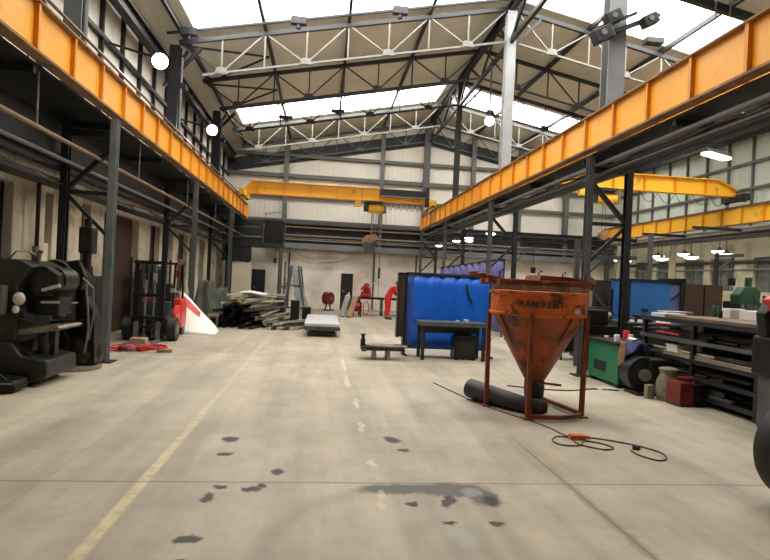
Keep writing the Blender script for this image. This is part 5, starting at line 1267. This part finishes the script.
MB().box(-.5, .45, -.4, .4, .05, 1.94, bevel=.01).build('body', M['brown'], bw); MB().box(-.62, -.5, -.42, .42, .0, 2.05).build('end_frame', M['black'], bw)
MB().box(-.02, .0, -.415, -.40, .1, 1.9).build('door_gap', M['black'], bw); MB().box(-.45, .4, -.35, .35, 0, .05).build('plinth', M['black'], bw)
cl_ = thing('helmet_shelf', 'low dark bench holding a white hard hat before the blue tank', 'bench', (6.65, 10.75, 0))
MB().box(-.5, .7, -.2, .2, 1.02, 1.07).build('benchtop', M['dark'], cl_)
for x in (-.45, .62): MB().box(x - .03, x + .03, -.18, .18, 0, 1.02).build('leg', M['dark'], cl_)
MB().box(-.45, .62, .1, .14, .3, .9).build('back_panel', M['grey'], cl_)
hm = thing('hard_hat', 'white and red hard hat lying on the bench before the blue tank', 'hard hat', (6.95, 10.72, 1.07))
MB().ball((0, 0, .0), .12, (1.3, 1, .8), 20).build('crown', M['white'], hm, smooth=True); MB().cyl((0, 0, .0), (0, 0, .02), .17, n=24).build('brim', M['redcloth'], hm)
def drill(x, y, label, m_='mgreen', h=2.0):
    t = thing('pillar_drill', label, 'drill', (x, y, 0)); t.scale = (.72, .8, 1)
    MB().box(-.25, .25, -.3, .3, 0, .08, bevel=.01).build('base', M['dark'], t)
    MB().cyl((0, .15, .08), (0, .15, h - .15), .06, n=16).build('pillar', M['steelbar'], t)
    MB().prism([(-.42, h - .42), (.3, h - .42), (.34, h - .12), (.1, h), (-.25, h - .02), (-.42, h - .2)], 'Y', -.15, .2).build('head', M[m_], t, bevel=.04)
    MB().cyl((-.2, -.02, h - .75), (-.2, -.02, h - .4), .04, n=12).build('spindle', M['bright'], t)
    MB().box(-.4, .1, -.15, .2, h - 1.0, h - .92, bevel=.01).build('table', M[m_], t)
    for q in range(3):
        a = q * 2.1; MB().cyl((.1, -.2, h - .35), (.1 + .16 * math.cos(a), -.2, h - .35 + .16 * math.sin(a)), .012, n=6).build('handle', M['dark'], t)
    MB().cyl((.05, .05, h - .05), (.05, .05, h + .2), .1, n=16).build('motor', M[m_], t)
    return t
drill(9.85, 12.0, 'green pillar drilling machine beyond the stock rack at the right', h=1.95)
drill(8.0, 16.2, 'grey pillar drilling machine deep in the right bay', 'grey', 2.1)
def bench(x, y, w_, d_, h, label, m_='machine2'):
    t = thing('machine_bench', label, 'bench', (x, y, 0))
    MB().box(-w_ / 2, w_ / 2, -d_ / 2, d_ / 2, h - .06, h).build('benchtop', M[m_], t)
    for sx in (-1, 1):
        for sy in (-1, 1): MB().box(sx * (w_ / 2 - .08) - .04, sx * (w_ / 2 - .08) + .04, sy * (d_ / 2 - .08) - .04, sy * (d_ / 2 - .08) + .04, 0, h - .06).build('leg', M['dark'], t)
    MB().box(-w_ / 2 + .1, w_ / 2 - .1, -d_ / 2 + .1, d_ / 2 - .1, .25, .3).build('shelf', M['dark'], t)
bench(11.2, 12.6, 2.2, .9, 1.0, 'dark bench behind the stock rack right of the green drill')
bench(6.9, 15.2, 1.7, .8, .95, 'dark bench deep in the right bay behind the hopper')
bench(9.8, 15.5, 2.4, .9, 1.1, 'dark bench deep in the right bay behind the brown cabinet')
bench(12.8, 18.0, 2.6, .9, 1.05, 'dark bench before the cream right wall')
def locker(x, y, w_, d_, h, m_, lab, rzv=0):
    t = thing('machine_cabinet', lab, 'cabinet', (x, y, 0), rzv)
    MB().box(-w_ / 2, w_ / 2, -d_ / 2, d_ / 2, .06, h, bevel=.015).build('body', M[m_], t)
    MB().box(-w_ / 2 + .03, -.01, -d_ / 2 - .015, -d_ / 2, .1, h - .05).build('door', M[m_], t); MB().box(.01, w_ / 2 - .03, -d_ / 2 - .015, -d_ / 2, .1, h - .05).build('door', M[m_], t)
    MB().box(-w_ / 2 + .04, w_ / 2 - .04, -d_ / 2 + .04, d_ / 2 - .04, 0, .06).build('plinth', M['dark'], t)
locker(7.6, 18.5, 1.2, .6, 1.8, 'grey', 'grey steel cabinet deep in the right bay left of the others')
locker(9.4, 20.0, 1.4, .7, 1.9, 'dark', 'dark steel cabinet deep in the right bay')
locker(11.2, 21.5, 1.0, .6, 2.1, 'machine', 'green-black steel cabinet near the far right columns')
locker(13.8, 23.5, 1.6, .7, 1.8, 'grey', 'grey steel cabinet against the right wall runway column')
locker(6.9, 24.5, 1.0, .6, 1.7, 'dark', 'dark cabinet in the right bay near the far wall')
locker(6.75, 17.9, .7, .6, 1.5, 'brown', 'brown cabinet behind the lower legs of the middle crane column')
# cable drums / stored columns leaning in the middle distance
for i, (x, y, h, m_, lab) in enumerate(((6.6, 14.0, 3.0, 'grey', 'grey steel tube standing upright behind the blue tank, left one'), (7.9, 14.2, 2.9, 'brickR', 'cream square post standing upright behind the blue tank'), (8.6, 17.5, 3.3, 'brickR', 'cream square post standing deep in the right bay'),
                                        (10.6, 17.2, 3.6, 'grey', 'grey square post standing deep in the right bay'))):
    tag(MB().box(x - .06, x + .06, y - .06, y + .06, 0, h).build('standing_post', M[m_]), lab, 'post')

for i, (x, y, h, lab) in enumerate(((6.6, 13.6, 2.6, 'tall dark jib post with arm behind the lathe'), (7.3, 20.8, 3.2, 'tall dark jib post with arm deep in the right bay'), (11.9, 15.8, 3.0, 'tall dark jib post with arm behind the green drill'))):
    j = thing('jib_post', lab, 'jib crane', (x, y, 0))
    MB().cyl((0, 0, .02), (0, 0, h), .06, n=12).box(-.2, .2, -.2, .2, 0, .02).build('post', M['dark'], j)
    MB().bar((0, 0, h - .1), (1.3 - .3 * i, -.2, h - .05), .07, .1).bar((0, 0, h - .6), (.5, -.08, h - .1), .05).build('arm', M['grey'], j)
    MB().cyl((1.0 - .3 * i, -.15, h - .75), (1.0 - .3 * i, -.15, h - .12), .012, n=6).build('chain', M['dark'], j)
    MB().box(.92 - .3 * i, 1.08 - .3 * i, -.22, -.08, h - .98, h - .75, bevel=.02).build('hoist', M['machine2'], j)
for i, (x, y) in enumerate(((6.3, 12.9), (10.6, 12.9), (12.3, 17.2), (8.9, 18.9))):
    s = thing('stock_shelving', 'open dark shelving with mixed goods in the right bay, %s' % ('behind the lathe', 'behind the green drill', 'before the cream right wall', 'in front of the dark cabinets')[i], 'shelving', (x, y, 0))
    for sx in (-.6, .6):
        for sy in (-.2, .2): MB().box(sx - .02, sx + .02, sy - .02, sy + .02, 0, 1.75).build('upright', M['dark'], s)
    for z in (.2, .75, 1.3): MB().box(-.62, .62, -.22, .22, z - .02, z).build('shelf', M['grey'], s)
    for k in range(9):
        z = (.2, .75, 1.3)[k // 3]; w_ = .12 + .05 * random.random(); h = .18 + .2 * random.random(); cx_ = -.4 + .4 * (k % 3)
        tag(MB().box(x + cx_ - w_, x + cx_ + w_, y - .15, y + .15, z + .001, z + h, bevel=.01).build('storage_box', M[('machine2', 'card', 'grey', 'brown', 'label', 'dark', 'mgreen', 'machine2', 'steelbar2')[(k * 4 + i) % 9]]),
            'small goods box on the shelving %s' % ('behind the lathe', 'behind the green drill', 'before the cream right wall', 'in front of the dark cabinets')[i], 'box', 'goods on right bay shelving %s' % ('one', 'two', 'three', 'four')[i])

# ------------------------------------------------------------------ camera, world, view
def setup_camera():
    f, cx, cy, roll = 560., 385., 280., .047
    v = Vector((322 - cx, 277 - cy, f)).normalized()           # aisle direction seen by the camera (x right, y down, z forward)
    u = Vector((math.sin(roll), -math.cos(roll), 0)); u = (u - v * v.dot(u)).normalized()
    r = v.cross(u)
    if r.x < 0: r = -r
    right = Vector((r.x, v.x, u.x)); down = Vector((r.y, v.y, u.y)); fwd = Vector((r.z, v.z, u.z))
    R = Matrix((right, -down, -fwd)).transposed()
    cam = bpy.data.cameras.new('camera'); cam.sensor_width = 36; cam.lens = f / 770 * 36; cam.clip_end = 200; cam.clip_start = .05
    o = bpy.data.objects.new('camera', cam); COL.objects.link(o)
    o.matrix_world = Matrix.Translation((0, 0, 1.7)) @ R.to_4x4()
    S.camera = o
setup_camera()
w = bpy.data.worlds.new('overcast'); S.world = w; w.use_nodes = True
bg = w.node_tree.nodes['Background']; bg.inputs['Color'].default_value = (1.0, .975, .93, 1); bg.inputs['Strength'].default_value = 11.5
S.view_settings.view_transform = 'Standard'; S.view_settings.look = 'None'; S.view_settings.gamma = 1; S.view_settings.use_curve_mapping = False
S.view_settings.exposure = 0.0
S.cycles.max_bounces = 8; S.cycles.diffuse_bounces = 5; S.cycles.transparent_max_bounces = 12
S.cycles.sample_clamp_indirect = 6
